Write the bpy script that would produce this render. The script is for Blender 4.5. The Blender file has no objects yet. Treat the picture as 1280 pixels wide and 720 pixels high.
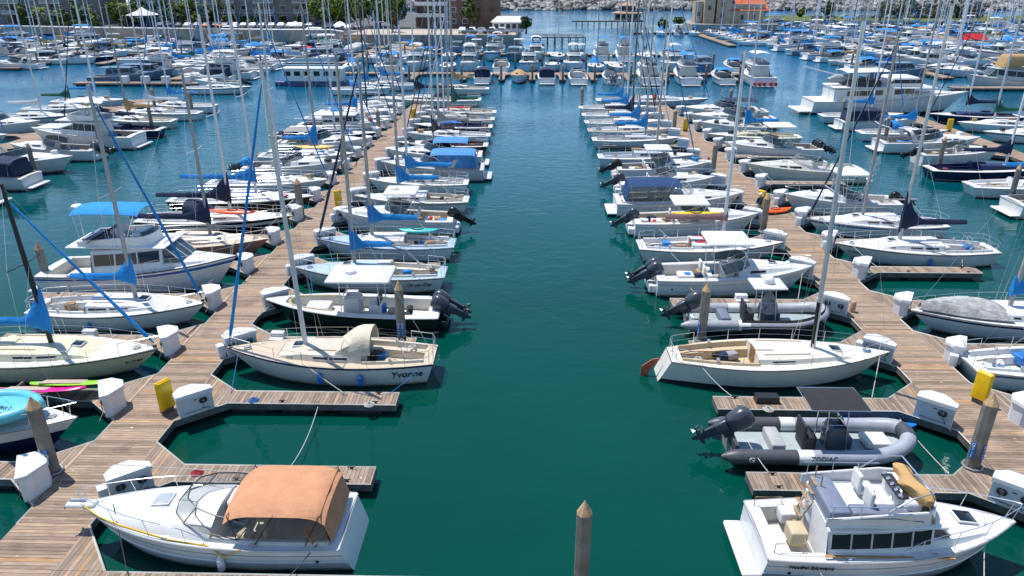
import bpy, math, random
from mathutils import Vector, Matrix
random.seed(11)
R = math.radians
S = bpy.context.scene
COL = S.collection
# ------------------------------------------------------------------ camera
PITCH = math.atan(386/898.0)
YAW = math.atan(22/(898.0/math.cos(PITCH)))
cd = bpy.data.cameras.new('camera'); cam = bpy.data.objects.new('camera', cd); COL.objects.link(cam)
cd.sensor_width = 36; cd.lens = 36*898/1280.0; cd.clip_end = 20000; cd.clip_start = .1
cam.location = (0, 0, 16); cam.rotation_euler = (math.pi/2-PITCH, 0, YAW)
S.camera = cam
# ------------------------------------------------------------------ light
SUN = Vector((-.30, .21, .93)).normalized()
el = math.asin(SUN.z); az = math.atan2(SUN.x, SUN.y)
w = bpy.data.worlds.new('World'); S.world = w; w.use_nodes = True
nt = w.node_tree; bg = nt.nodes['Background']; sk = nt.nodes.new('ShaderNodeTexSky'); sk.sky_type = 'NISHITA'
sk.sun_disc = False; sk.sun_elevation = el; sk.sun_rotation = az; sk.air_density = 1.0; sk.dust_density = 0.; sk.ozone_density = 4.0
nt.links.new(sk.outputs[0], bg.inputs[0]); bg.inputs[1].default_value = .125
sd = bpy.data.lights.new('sun', 'SUN'); so = bpy.data.objects.new('sun', sd); COL.objects.link(so)
sd.energy = 4.0; sd.angle = R(.5); sd.color = (1, .965, .92)
so.rotation_euler = SUN.to_track_quat('Z', 'Y').to_euler()
S.view_settings.view_transform = 'Standard'; S.view_settings.look = 'None'; S.view_settings.exposure = 0.44; S.view_settings.gamma = 1
try: S.cycles.max_bounces = 5; S.cycles.diffuse_bounces = 2; S.cycles.glossy_bounces = 3; S.cycles.transparent_max_bounces = 8; S.cycles.caustics_reflective = False
except Exception: pass
# ------------------------------------------------------------------ materials
MC = {}
def mat(kind, c=(.8, .8, .8), rough=.5, metal=0., alpha=1., var=.08, scale=3., bump=0., bscale=30., dirt=0.):
    key = (kind, c, rough, metal, alpha, var, scale, bump, bscale, dirt)
    if key in MC: return MC[key]
    m = bpy.data.materials.new(kind); m.use_nodes = True; n = m.node_tree.nodes; l = m.node_tree.links
    b = n['Principled BSDF']; b.inputs['Roughness'].default_value = rough; b.inputs['Metallic'].default_value = metal
    b.inputs['Alpha'].default_value = alpha
    tc = n.new('ShaderNodeTexCoord')
    nz = n.new('ShaderNodeTexNoise'); nz.inputs['Scale'].default_value = scale; nz.inputs['Detail'].default_value = 4
    l.new(tc.outputs['Object'], nz.inputs['Vector'])
    mr = n.new('ShaderNodeMapRange'); mr.inputs[1].default_value = .3; mr.inputs[2].default_value = .7
    mr.inputs[3].default_value = 1-var*1.6; mr.inputs[4].default_value = 1+var*.4
    l.new(nz.outputs[0], mr.inputs[0])
    mx = n.new('ShaderNodeMix'); mx.data_type = 'RGBA'; mx.blend_type = 'MULTIPLY'; mx.inputs[0].default_value = 1
    mx.inputs[6].default_value = (*c, 1)
    oi = n.new('ShaderNodeObjectInfo'); om = n.new('ShaderNodeMapRange'); om.inputs[3].default_value = .86; om.inputs[4].default_value = 1.03; l.new(oi.outputs['Random'], om.inputs[0])
    o2 = n.new('ShaderNodeMath'); o2.operation = 'MULTIPLY'; l.new(om.outputs[0], o2.inputs[0]); l.new(mr.outputs[0], o2.inputs[1])
    l.new(o2.outputs[0], mx.inputs[7]); out = mx.outputs[2]
    if dirt:
        n2 = n.new('ShaderNodeTexNoise'); n2.inputs['Scale'].default_value = 1.3; n2.inputs['Detail'].default_value = 6; n2.inputs['Roughness'].default_value = .7
        mp = n.new('ShaderNodeMapping'); mp.inputs['Scale'].default_value = (1.5, 1.5, .5)
        l.new(tc.outputs['Object'], mp.inputs[0]); l.new(mp.outputs[0], n2.inputs['Vector'])
        r2 = n.new('ShaderNodeMapRange'); r2.inputs[1].default_value = .52; r2.inputs[2].default_value = .78; r2.inputs[4].default_value = dirt
        l.new(n2.outputs[0], r2.inputs[0])
        m2 = n.new('ShaderNodeMix'); m2.data_type = 'RGBA'; m2.inputs[7].default_value = (.30, .26, .20, 1)
        l.new(r2.outputs[0], m2.inputs[0]); l.new(out, m2.inputs[6]); out = m2.outputs[2]
    l.new(out, b.inputs['Base Color'])
    if bump:
        n3 = n.new('ShaderNodeTexNoise'); n3.inputs['Scale'].default_value = bscale; n3.inputs['Detail'].default_value = 3
        l.new(tc.outputs['Object'], n3.inputs['Vector'])
        bp = n.new('ShaderNodeBump'); bp.inputs['Strength'].default_value = bump; bp.inputs['Distance'].default_value = .05
        l.new(n3.outputs[0], bp.inputs['Height']); l.new(bp.outputs[0], b.inputs['Normal'])
    MC[key] = m; return m
def gel(c=(.78, .78, .76)): return mat('gelcoat', c, .28, var=.05, scale=1.2, dirt=.22)
def deckm(c=(.76, .76, .73)): return mat('nonskid_deck', c, .6, var=.07, scale=5, dirt=.25)
def canvas(c): return mat('canvas', c, .85, var=.08, scale=2.2, bump=.75, bscale=4.5)
def paint(c, r=.4): return mat('paint', c, r, var=.08)
SCUM = mat('stained_waterline', (.52, .48, .36), .5, var=.35, scale=3, dirt=.7); WHITE = gel(); CREAM = gel((.74, .69, .58)); GREYW = gel((.62, .64, .66))
ALU = mat('aluminium', (.74, .75, .77), .45, .1, var=.1); STEEL = mat('stainless', (.75, .76, .78), .22, .85, var=.05)
DARKALU = mat('weathered_mast', (.40, .39, .37), .5, .1, var=.15)
BLACKM = mat('black_anodised', (.015, .015, .018), .4, var=.2)
GLASS = mat('tinted_glass', (.012, .018, .022), .06, var=.1)
CLEAR = mat('clear_vinyl', (.22, .26, .26), .06, alpha=.2, var=.1)
RUB = mat('rubber', (.03, .03, .033), .6, var=.2); ROPEW = mat('rope', (.62, .60, .54), .9, var=.2, scale=30)
ROPEB = mat('rope_blue', (.03, .16, .45), .9, var=.2, scale=30); HOSEK = mat('cable', (.03, .03, .035), .55)
TEAK = mat('teak', (.32, .15, .055), .55, var=.25, scale=8, bump=.2); TEAKL = mat('teak_weathered', (.38, .25, .14), .7, var=.25, scale=8)
BLUEC = canvas((.010, .24, .62)); NAVYC = canvas((.009, .022, .062)); LBLUEC = canvas((.07, .27, .58)); BROWNC = canvas((.56, .27, .14))
TANC = canvas((.42, .27, .12)); GREYC = canvas((.30, .29, .29)); CREAMC = canvas((.62, .56, .43)); BLACKC = canvas((.02, .02, .022))
DKBRC = canvas((.07, .045, .04)); PINKBR = canvas((.30, .17, .16)); GREENC = canvas((.01, .11, .07)); WHITEC = canvas((.72, .73, .74)); REDC = canvas((.6, .02, .03))
ENG = mat('engine_grey', (.055, .065, .085), .28, var=.1); ENGK = mat('engine_black', (.012, .012, .014), .25, var=.1)
CUSH = mat('vinyl_cushion', (.70, .69, .66), .5, var=.05); CUSHT = mat('vinyl_tan', (.52, .42, .27), .5); CUSHB = mat('vinyl_blue', (.02, .19, .55), .5); CUSHG = mat('vinyl_greyblue', (.17, .20, .27), .5)
WINGLASS = mat('cabin_window', (.02, .022, .025), .12, var=.2)
SIGNB = paint((.01, .14, .45)); SIGNW = paint((.85, .85, .85))
YEL = mat('yellow_plastic', (.85, .52, .0), .35, var=.12); 
def planks(name, axis, base, w=.145, dark=.55):
    m = bpy.data.materials.new(name); m.use_nodes = True; n = m.node_tree.nodes; l = m.node_tree.links; b = n['Principled BSDF']
    g = n.new('ShaderNodeNewGeometry'); sp = n.new('ShaderNodeSeparateXYZ'); l.new(g.outputs['Position'], sp.inputs[0])
    dv = n.new('ShaderNodeMath'); dv.operation = 'DIVIDE'; dv.inputs[1].default_value = w; l.new(sp.outputs[axis], dv.inputs[0])
    fl = n.new('ShaderNodeMath'); fl.operation = 'FLOOR'; l.new(dv.outputs[0], fl.inputs[0])
    fr = n.new('ShaderNodeMath'); fr.operation = 'FRACT'; l.new(dv.outputs[0], fr.inputs[0])
    wn = n.new('ShaderNodeTexWhiteNoise'); wn.noise_dimensions = '1D'; l.new(fl.outputs[0], wn.inputs['W'])
    cr = n.new('ShaderNodeValToRGB'); e = cr.color_ramp.elements
    e[0].position = 0; e[0].color = (base[0]*dark, base[1]*dark*.97, base[2]*dark*.95, 1); e[1].position = 1; e[1].color = (base[0]*1.25, base[1]*1.25, base[2]*1.25, 1)
    for p, c in ((.35, (base[0]*.85, base[1]*.83, base[2]*.8)), (.72, base), (.93, (base[0]*1.05, base[1]*.98, base[2]*.9)), (.965, (.46, .25, .10))):
        x = e.new(p); x.color = (*c, 1)
    l.new(wn.outputs[0], cr.inputs[0])
    mp = n.new('ShaderNodeMapping'); sc = [1.1, 1.1, 1.1]; sc[axis] = 9; mp.inputs['Scale'].default_value = sc
    l.new(g.outputs['Position'], mp.inputs[0]); nz = n.new('ShaderNodeTexNoise'); nz.inputs['Scale'].default_value = 1.6; nz.inputs['Detail'].default_value = 6; nz.inputs['Roughness'].default_value = .65
    l.new(mp.outputs[0], nz.inputs['Vector'])
    mr = n.new('ShaderNodeMapRange'); mr.inputs[1].default_value = .3; mr.inputs[2].default_value = .7; mr.inputs[3].default_value = .62; mr.inputs[4].default_value = 1.22
    l.new(nz.outputs[0], mr.inputs[0])
    # blotchy damp stains
    n4 = n.new('ShaderNodeTexNoise'); n4.inputs['Scale'].default_value = .55; n4.inputs['Detail'].default_value = 5; l.new(g.outputs['Position'], n4.inputs['Vector'])
    m4 = n.new('ShaderNodeMapRange'); m4.inputs[1].default_value = .56; m4.inputs[2].default_value = .72; m4.inputs[3].default_value = 1; m4.inputs[4].default_value = .6; l.new(n4.outputs[0], m4.inputs[0])
    mm = n.new('ShaderNodeMath'); mm.operation = 'MULTIPLY'; l.new(mr.outputs[0], mm.inputs[0]); l.new(m4.outputs[0], mm.inputs[1])
    gp = n.new('ShaderNodeMath'); gp.operation = 'GREATER_THAN'; gp.inputs[1].default_value = .085; l.new(fr.outputs[0], gp.inputs[0])
    gm = n.new('ShaderNodeMapRange'); gm.inputs[3].default_value = .16; gm.inputs[4].default_value = 1; l.new(gp.outputs[0], gm.inputs[0])
    m5 = n.new('ShaderNodeMath'); m5.operation = 'MULTIPLY'; l.new(mm.outputs[0], m5.inputs[0]); l.new(gm.outputs[0], m5.inputs[1])
    mx = n.new('ShaderNodeMix'); mx.data_type = 'RGBA'; mx.blend_type = 'MULTIPLY'; mx.inputs[0].default_value = 1
    l.new(cr.outputs[0], mx.inputs[6]); l.new(m5.outputs[0], mx.inputs[7]); 
    dn = n.new('ShaderNodeTexNoise'); dn.inputs['Scale'].default_value = 5.5; dn.inputs['Detail'].default_value = 2; l.new(g.outputs['Position'], dn.inputs['Vector'])
    dr_ = n.new('ShaderNodeMapRange'); dr_.inputs[1].default_value = .735; dr_.inputs[2].default_value = .76; dr_.inputs[4].default_value = .75; l.new(dn.outputs[0], dr_.inputs[0])
    dm_ = n.new('ShaderNodeMix'); dm_.data_type = 'RGBA'; dm_.inputs[7].default_value = (.62, .60, .55, 1); l.new(dr_.outputs[0], dm_.inputs[0]); l.new(mx.outputs[2], dm_.inputs[6]); l.new(dm_.outputs[2], b.inputs['Base Color'])
    b.inputs['Roughness'].default_value = .85
    bp = n.new('ShaderNodeBump'); bp.inputs['Strength'].default_value = .6; bp.inputs['Distance'].default_value = .02
    l.new(m5.outputs[0], bp.inputs['Height']); l.new(bp.outputs[0], b.inputs['Normal'])
    return m
WOODB = (.385, .28, .20)
PL_Y = planks('dock_planks', 1, WOODB); PL_X = planks('finger_planks', 0, (.35, .265, .20))
FASCIA = mat('dock_fascia', (.16, .15, .14), .8, var=.3, scale=2, bump=.3); FLOATM = mat('dock_float', (.05, .045, .04), .9, var=.4, scale=1.5)
EDGE = mat('dock_edge_strip', (.62, .60, .54), .7, var=.2, scale=1); PILEM = mat('concrete_pile', (.25, .225, .185), .9, var=.25, scale=1.5, bump=.3, bscale=25)
ALGAE = mat('algae_growth', (.035, .04, .02), .9, var=.5, scale=6, bump=.8, bscale=20); PILETOP = mat('pile_cap', (.55, .36, .19), .8, var=.3, scale=5)
# ------------------------------------------------------------------ mesh builder
class MB:
    def __init__(s): s.v = []; s.f = []; s.m = []; s.mats = []; s.M = Matrix()
    def mi(s, m):
        if m not in s.mats: s.mats.append(m)
        return s.mats.index(m)
    def add(s, vs, fs, m):
        o = len(s.v); k = s.mi(m)
        s.v += [tuple(s.M @ Vector(p)) for p in vs]
        for f in fs: s.f.append([i+o for i in f]); s.m.append(k)
        return s
    def box(s, c, d, m, rz=0, tap=1.):
        x, y, z = d[0]/2, d[1]/2, d[2]/2; co, si = math.cos(rz), math.sin(rz); vs = []
        for k in (-1, 1):
            q = 1 if k < 0 else tap
            for a, b in ((-1, -1), (1, -1), (1, 1), (-1, 1)):
                px, py = a*x*q, b*y*q; vs.append((c[0]+px*co-py*si, c[1]+px*si+py*co, c[2]+k*z))
        return s.add(vs, [(3, 2, 1, 0), (4, 5, 6, 7), (0, 1, 5, 4), (1, 2, 6, 5), (2, 3, 7, 6), (3, 0, 4, 7)], m)
    def loft(s, rings, m, closed=True, cap=(True, True), mfun=None):
        n = len(rings[0]); vs = [p for r in rings for p in r]; o = len(s.v)
        s.v += [tuple(s.M @ Vector(p)) for p in vs]
        for i in range(len(rings)-1):
            for j in range(n if closed else n-1):
                a = o+i*n+j; b = o+i*n+(j+1) % n
                mm = m if mfun is None else mfun(i, j)
                if mm is None: continue
                s.f.append([a, b, b+n, a+n]); s.m.append(s.mi(mm))
        if cap[0]: s.f.append([o+j for j in range(n)][::-1]); s.m.append(s.mi(m))
        if cap[1]: s.f.append([o+(len(rings)-1)*n+j for j in range(n)]); s.m.append(s.mi(m))
        return s
    def tube(s, pts, r, m, n=6, closed=False, cap=True):
        P = [Vector(p) for p in pts]; N = len(P); rings = []
        rr = r if isinstance(r, (list, tuple)) else [r]*N
        up = None
        for i in range(N):
            if closed: d = P[(i+1) % N]-P[i-1]
            else: d = P[min(i+1, N-1)]-P[max(i-1, 0)]
            if d.length < 1e-6: d = Vector((0, 0, 1))
            d.normalize()
            if up is None: up = Vector((0, 0, 1)) if abs(d.z) < .9 else Vector((1, 0, 0))
            a = d.cross(up)
            if a.length < 1e-4: a = d.cross(Vector((1, 0, 0)))
            a.normalize(); b = a.cross(d)
            rings.append([tuple(P[i]+(a*math.cos(2*math.pi*k/n)+b*math.sin(2*math.pi*k/n))*rr[i]) for k in range(n)])
        if closed: rings.append(rings[0]); cap = False
        return s.loft(rings, m, cap=(cap, cap))
    def rbox(s, c, d, m, r=.05, tapx=1., tapy=1., n=3, shx=0., bot=False):
        x, y, z = d[0]/2, d[1]/2, d[2]/2; r = min(r, x*.95, y*.95, z*.95 if bot else z*1.8)
        def ring(zz, ins, q):
            ax, ay = x*(1+(tapx-1)*q)-ins, y*(1+(tapy-1)*q)-ins; rc = max(r-ins, .001); o = []
            for qx, qy, a0 in ((1, 1, 0), (-1, 1, 90), (-1, -1, 180), (1, -1, 270)):
                for k in range(n+1):
                    a = R(a0+90*k/n); o.append((c[0]+qx*(ax-rc)+rc*math.cos(a)+shx*q, c[1]+qy*(ay-rc)+rc*math.sin(a), zz))
            return o
        rings = []
        if bot: rings += [ring(c[2]-z, r*.9, 0), ring(c[2]-z+r*.3, r*.3, 0), ring(c[2]-z+r, 0, 0)]
        else: rings.append(ring(c[2]-z, 0, 0))
        q = 1-r/(2*z) if z else 1
        rings += [ring(c[2]+z-r, 0, q), ring(c[2]+z-r*.4, r*.2, 1), ring(c[2]+z, r*.75, 1)]
        return s.loft(rings, m)
    def prism(s, poly, z0, z1, m, mtop=None):
        n = len(poly); vs = [(*p, z0) for p in poly]+[(*p, z1) for p in poly]
        s.add(vs, [(i, (i+1) % n, (i+1) % n+n, i+n) for i in range(n)]+[tuple(range(n))[::-1]], m)
        return s.add([(*p, z1) for p in poly], [tuple(range(n))], mtop or m)
    def sheet(s, rows, m, th=.02):
        a, b = len(rows), len(rows[0])
        P = [[Vector(p) for p in r] for r in rows]; N = []
        for i in range(a):
            for j in range(b):
                u = P[min(i+1, a-1)][j]-P[max(i-1, 0)][j]; v = P[i][min(j+1, b-1)]-P[i][max(j-1, 0)]
                k = u.cross(v); k = k.normalized() if k.length > 1e-9 else Vector((0, 0, 1)); N.append(k)
        vs = [tuple(P[i][j]+N[i*b+j]*th/2) for i in range(a) for j in range(b)]+[tuple(P[i][j]-N[i*b+j]*th/2) for i in range(a) for j in range(b)]
        o = a*b; fs = []
        for i in range(a-1):
            for j in range(b-1):
                k = i*b+j; fs.append((k, k+b, k+b+1, k+1)); fs.append((o+k, o+k+1, o+k+b+1, o+k+b))
        for i in range(a-1):
            for j in (0, b-1): k = i*b+j; fs.append((k, k+b, o+k+b, o+k))
        for j in range(b-1):
            for i in (0, a-1): k = i*b+j; fs.append((k, k+1, o+k+1, o+k))
        return s.add(vs, fs, m)
    def build(s, name, parent=None, label=None, smooth=True):
        me = bpy.data.meshes.new(name); me.from_pydata(s.v, [], s.f)
        for m in s.mats: me.materials.append(m)
        me.polygons.foreach_set('material_index', s.m)
        if smooth:
            me.shade_smooth()
            try: me.set_sharp_from_angle(angle=R(38))
            except Exception: pass
        me.update(); o = bpy.data.objects.new(name, me); COL.objects.link(o)
        if parent: o.parent = parent
        if label: o['label'] = label
        return o
LAB = {}
def tag(o, label, cat, group=None, kind=None):
    o['label'] = label; o['category'] = cat
    if group: o['group'] = group
    if kind: o['kind'] = kind
    LAB.setdefault(label, []).append(o.name); return o
def thing(name, label, cat, loc=(0, 0, 0), rz=0, group=None):
    o = bpy.data.objects.new(name, None); o.empty_display_size = .3; COL.objects.link(o); o.location = loc; o.rotation_euler = (0, 0, rz)
    return tag(o, label, cat, group)
def dup(root, loc, rz, label, group=None):
    c = root.copy(); COL.objects.link(c); c.location = loc; c.rotation_euler = (0, 0, rz); c['label'] = label
    LAB.setdefault(label, []).append(c.name)
    if group: c['group'] = group
    for ch in root.children:
        k = ch.copy(); COL.objects.link(k); k.parent = c
        for g in ch.children:
            q = g.copy(); COL.objects.link(q); q.parent = k
    return c
def structure(mb, name, label=None):
    o = mb.build(name); o['kind'] = 'structure'
    if label: o['label'] = label
    return o
def text(parent, s, size, loc, xa, up, m, name='lettering', ext=.004, italic=0.):
    cu = bpy.data.curves.new('lettering', 'FONT'); cu.body = s; cu.size = size; cu.extrude = ext; cu.align_x = 'CENTER'; cu.align_y = 'CENTER'; cu.shear = italic; cu.resolution_u = 3
    t = bpy.data.objects.new('tmp', cu); COL.objects.link(t); bpy.context.view_layer.update()
    me = bpy.data.meshes.new_from_object(t.evaluated_get(bpy.context.evaluated_depsgraph_get())); bpy.data.objects.remove(t); bpy.data.curves.remove(cu)
    X = Vector(xa).normalized(); U = Vector(up).normalized(); N = X.cross(U); U = N.cross(X)
    M = Matrix(((X.x, U.x, N.x, loc[0]), (X.y, U.y, N.y, loc[1]), (X.z, U.z, N.z, loc[2]), (0, 0, 0, 1)))
    me.transform(M); me.materials.clear(); me.materials.append(m)
    o = bpy.data.objects.new(name, me); COL.objects.link(o); o.parent = parent; return o
def hull_text(parent, h, s, size, t, sd, m, f=.62, italic=.2):
    k = .02; a = Vector(h.pt(t-k, f, sd)); b = Vector(h.pt(t+k, f, sd)); u0 = Vector(h.pt(t, f-.18, sd)); u1 = Vector(h.pt(t, f+.18, sd)); xa = (b-a)*(-1 if sd > 0 else 1); up = u1-u0
    n = xa.normalized().cross(up.normalized()).normalized(); c = Vector(h.pt(t, f, sd))+n*.035
    return text(parent, s, size, tuple(c), tuple(xa), tuple(up), m, italic=italic, ext=.012)
def lerp(a, b, t): return a+(b-a)*t
def clamp(x, a=0., b=1.): return max(a, min(b, x))
# ------------------------------------------------------------------ hull
class Hull:
    def __init__(s, L, B, fb, fs, sr=.65, tm=.42, pw=2.0, wl=.86, rake=.9, tr=.0, pinch=.35):
        s.L, s.B, s.fb, s.fs, s.sr, s.tm, s.pw, s.wl, s.rake, s.tr, s.pinch = L, B, fb, fs, sr, tm, pw, wl, rake, tr, pinch
    def hb(s, t):
        if t <= s.tm: return s.B/2*lerp(s.sr, 1, math.sin(t/s.tm*math.pi/2))
        return max(.025, s.B/2*(1-((t-s.tm)/(1-s.tm))**s.pw))
    def z(s, t): return s.fs+(s.fb-s.fs)*t**1.7
    def x(s, t, f=1.): return -s.L/2+s.L*t-s.rake*(1-f)*max(0, (t-.55)/.45)**2+s.tr*(1-f)*max(0, (.15-t)/.15)
    def y(s, t, f):
        k = s.wl-s.pinch*t**3; f = max(f, 0); return s.hb(t)*(k+(1-k)*f**.75)
    def pt(s, t, f, sd=1, off=0.): return (s.x(t, f), sd*(s.y(t, f)+off), s.z(t)*f)
FR = [1, .9, .8, .6, .38, .17, .07]
def build_hull(root, h, top, bands=None, bottom=None, rail=None, D=2, railr=.03, name='hull'):
    bands = bands or {}; bottom = bottom or mat('antifouling', (.03, .045, .07), .8)
    n = (8, 12, 18)[D]; ts = [i/n for i in range(n)]+([.97, 1.] if D else [1.]); mb = MB(); rings = []
    for t in ts:
        P = [h.pt(t, f) for f in FR]
        P.append((h.x(t, -.15), h.y(t, 0)*.85, -.18)); P.append((h.x(t, -.3), 0, -.5))
        rings.append(P+[(p[0], -p[1], p[2]) for p in P[-2::-1]])
    N = len(rings[0])
    def mf(i, j):
        k = j if j < 8 else N-2-j
        if k >= 6: return bottom
        return bands.get(k, top)
    mb.loft(rings, top, closed=False, cap=(True, False), mfun=mf)
    o = mb.build(name, root)
    if rail:
        r = MB()
        for sd in (1, -1): r.tube([(h.x(t), sd*(h.hb(t)+.012), h.z(t)-.02) for t in ts], railr, rail, n=6)
        r.tube([(h.x(0)-.01, y*h.hb(0), h.z(0)-.02) for y in (-1, 0, 1)], railr, rail, n=6)
        r.build('rub_rail', root)
    return o
# deck profiles : t -> 8 (y,z) points from sheer to centreline
def p_flat(h, crown=.05):
    def f(t):
        b = h.hb(t); z = h.z(t); return [(b*q, z+crown*(1-q*q)*(b/(h.B/2))) for q in (1, .88, .72, .56, .4, .25, .12, 0)]
    return f
def p_cabin(h, hf, w=.72, crown=.1, lean=.07):
    def f(t):
        b = h.hb(t); z = h.z(t); H = hf(t); yc = w*b; y2 = max(yc-lean*(H/.3)-.02, yc*.5)
        c = crown*min(1, H*4)
        return [(b, z), (yc, z+.015), (y2, z+H*.93), (y2*.93, z+H), (y2*.7, z+H+c*.5), (y2*.45, z+H+c*.8), (y2*.22, z+H+c*.95), (0, z+H+c)]
    return f
def p_cock(h, w=.74, coam=.12, seat=-.12, seatw=.3, sole=-.5):
    def f(t):
        b = h.hb(t); z = h.z(t); yc = w*b; ys = max(yc-.16-seatw, .12)
        return [(b, z), (yc, z+.015), (yc-.03, z+coam), (yc-.12, z+coam), (yc-.15, z+seat), (ys, z+seat), (ys-.015, z+sole), (0, z+sole)]
    return f
def ring_full(h, pf, t):
    P = [(h.x(t), y, z) for y, z in pf(t)]; return P+[(p[0], -p[1], p[2]) for p in P[-2::-1]]
def build_deck(root, h, zones, mdeck, D=2):
    """zones: (t0,t1,profile,name,material)"""
    dk = MB(); other = {}; prev = None
    for t0, t1, pf, nm, m in zones:
        n = max(2, int(round((t1-t0)*(10, 14, 24)[D])))
        ts = [lerp(t0, t1, i/n) for i in range(n+1)]; rings = [ring_full(h, pf, t) for t in ts]; N = len(rings[0])
        tgt = dk if nm == 'deck' else other.setdefault(nm, MB())
        if nm == 'deck': dk.loft(rings, mdeck, closed=False, cap=(False, False))
        else:
            dk.loft([r[:2] for r in rings], mdeck, closed=False, cap=(False, False)); dk.loft([r[-2:] for r in rings], mdeck, closed=False, cap=(False, False))
            tgt.loft([r[1:-1] for r in rings], m, closed=False, cap=(False, False))
        if prev:
            a, b = prev[0], rings[0]; tg = tgt if nm == 'cabin' or prev[1] is dk else prev[1]
            tg.loft([a, b], m if tg is tgt and nm != 'deck' else (prev[2] or mdeck), closed=False, cap=(False, False))
        prev = (rings[-1], tgt, m)
    dk.build('deck', root)
    return {k: v.build(k, root) for k, v in other.items()}
def side_window(root, h, pf, t0, t1, a, b, m=WINGLASS, frame=None, sides=(1, -1), name='window', D=2):
    for sd in sides:
        mb = MB(); n = 4 if D else 1; rows = [[], []]
        for i in range(n+1):
            t = lerp(t0, t1, i/n); P = pf(t); (y1, z1), (y2, z2) = P[1], P[2]
            for k, q in enumerate((a, b)): rows[k].append((h.x(t), sd*(lerp(y1, y2, q)+.012), lerp(z1, z2, q)))
        mb.sheet(rows, m, .012)
        if frame and D == 2: mb.tube(rows[0]+rows[1][::-1], .012, frame, n=4, closed=True)
        mb.build(name, root)
def top_z(h, pf, t): return pf(t)[-1][1]
def hatch(root, x, z, lx, ly, m=GLASS, y=0, name='hatch', slope=0.):
    mb = MB(); mb.M = Matrix.Translation((x, y, z)) @ Matrix.Rotation(slope, 4, 'Y')
    mb.rbox((0, 0, .02), (lx, ly, .05), WHITE, .02); mb.rbox((0, 0, .045), (lx*.86, ly*.86, .02), m, .01); mb.build(name, root)
def bow_rail(root, h, t0, t1, ht=.5, ins=.9, D=2, r=.014, m=STEEL, stn=4, name='bow_rail', over=.12):
    mb = MB(); n = 7; ts = [lerp(t0, t1, i/n) for i in range(n+1)]; top = []
    for sd in (1,):
        P = [(h.x(t)+over*i/n, h.hb(t)*ins, h.z(t)+ht*min(1, .35+i*.5)) for i, t in enumerate(ts)]
    x1 = P[-1]; full = [(h.x(t0), h.hb(t0)*ins, h.z(t0))]+P+[(x1[0]+.12, 0, x1[2]+.02)]+[(p[0], -p[1], p[2]) for p in P[::-1]]+[(h.x(t0), -h.hb(t0)*ins, h.z(t0))]
    mb.tube(full, r, m, n=5 if D == 2 else 3); mb.build(name, root)
    if D:
        st = MB()
        for k in range(1, stn+1):
            i = min(n, int(k*n/stn)); t = ts[i]
            for sd in (1, -1): st.tube([(h.x(t)-.03, sd*h.hb(t)*ins, h.z(t)), (P[i][0], sd*P[i][1], P[i][2])], r*.9, m, n=4)
        st.build('stanchions', root)
def line(pts, r=.012, m=ROPEW, sag=0., n=8):
    a, b = Vector(pts[0]), Vector(pts[-1]); o = []
    for i in range(n+1):
        q = i/n; p = a.lerp(b, q); p.z -= sag*4*q*(1-q); o.append(tuple(p))
    return o
def fender(root, h, t, sd, m, r=.11, l=.5):
    x = h.x(t); y = sd*(h.y(t, .5)+r+.02); z = h.z(t)
    mb = MB(); mb.tube([(x, y, z-.25), (x, y, z-.32), (x, y, z-.38), (x, y, z-.25-l), (x, y, z-.31-l)], [.02, .06, r, r, .03], m, n=10); mb.tube([(x, sd*h.hb(t), z+.03), (x, y, z-.25)], .008, ROPEW, n=4)
    mb.build('fender', root)
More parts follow.
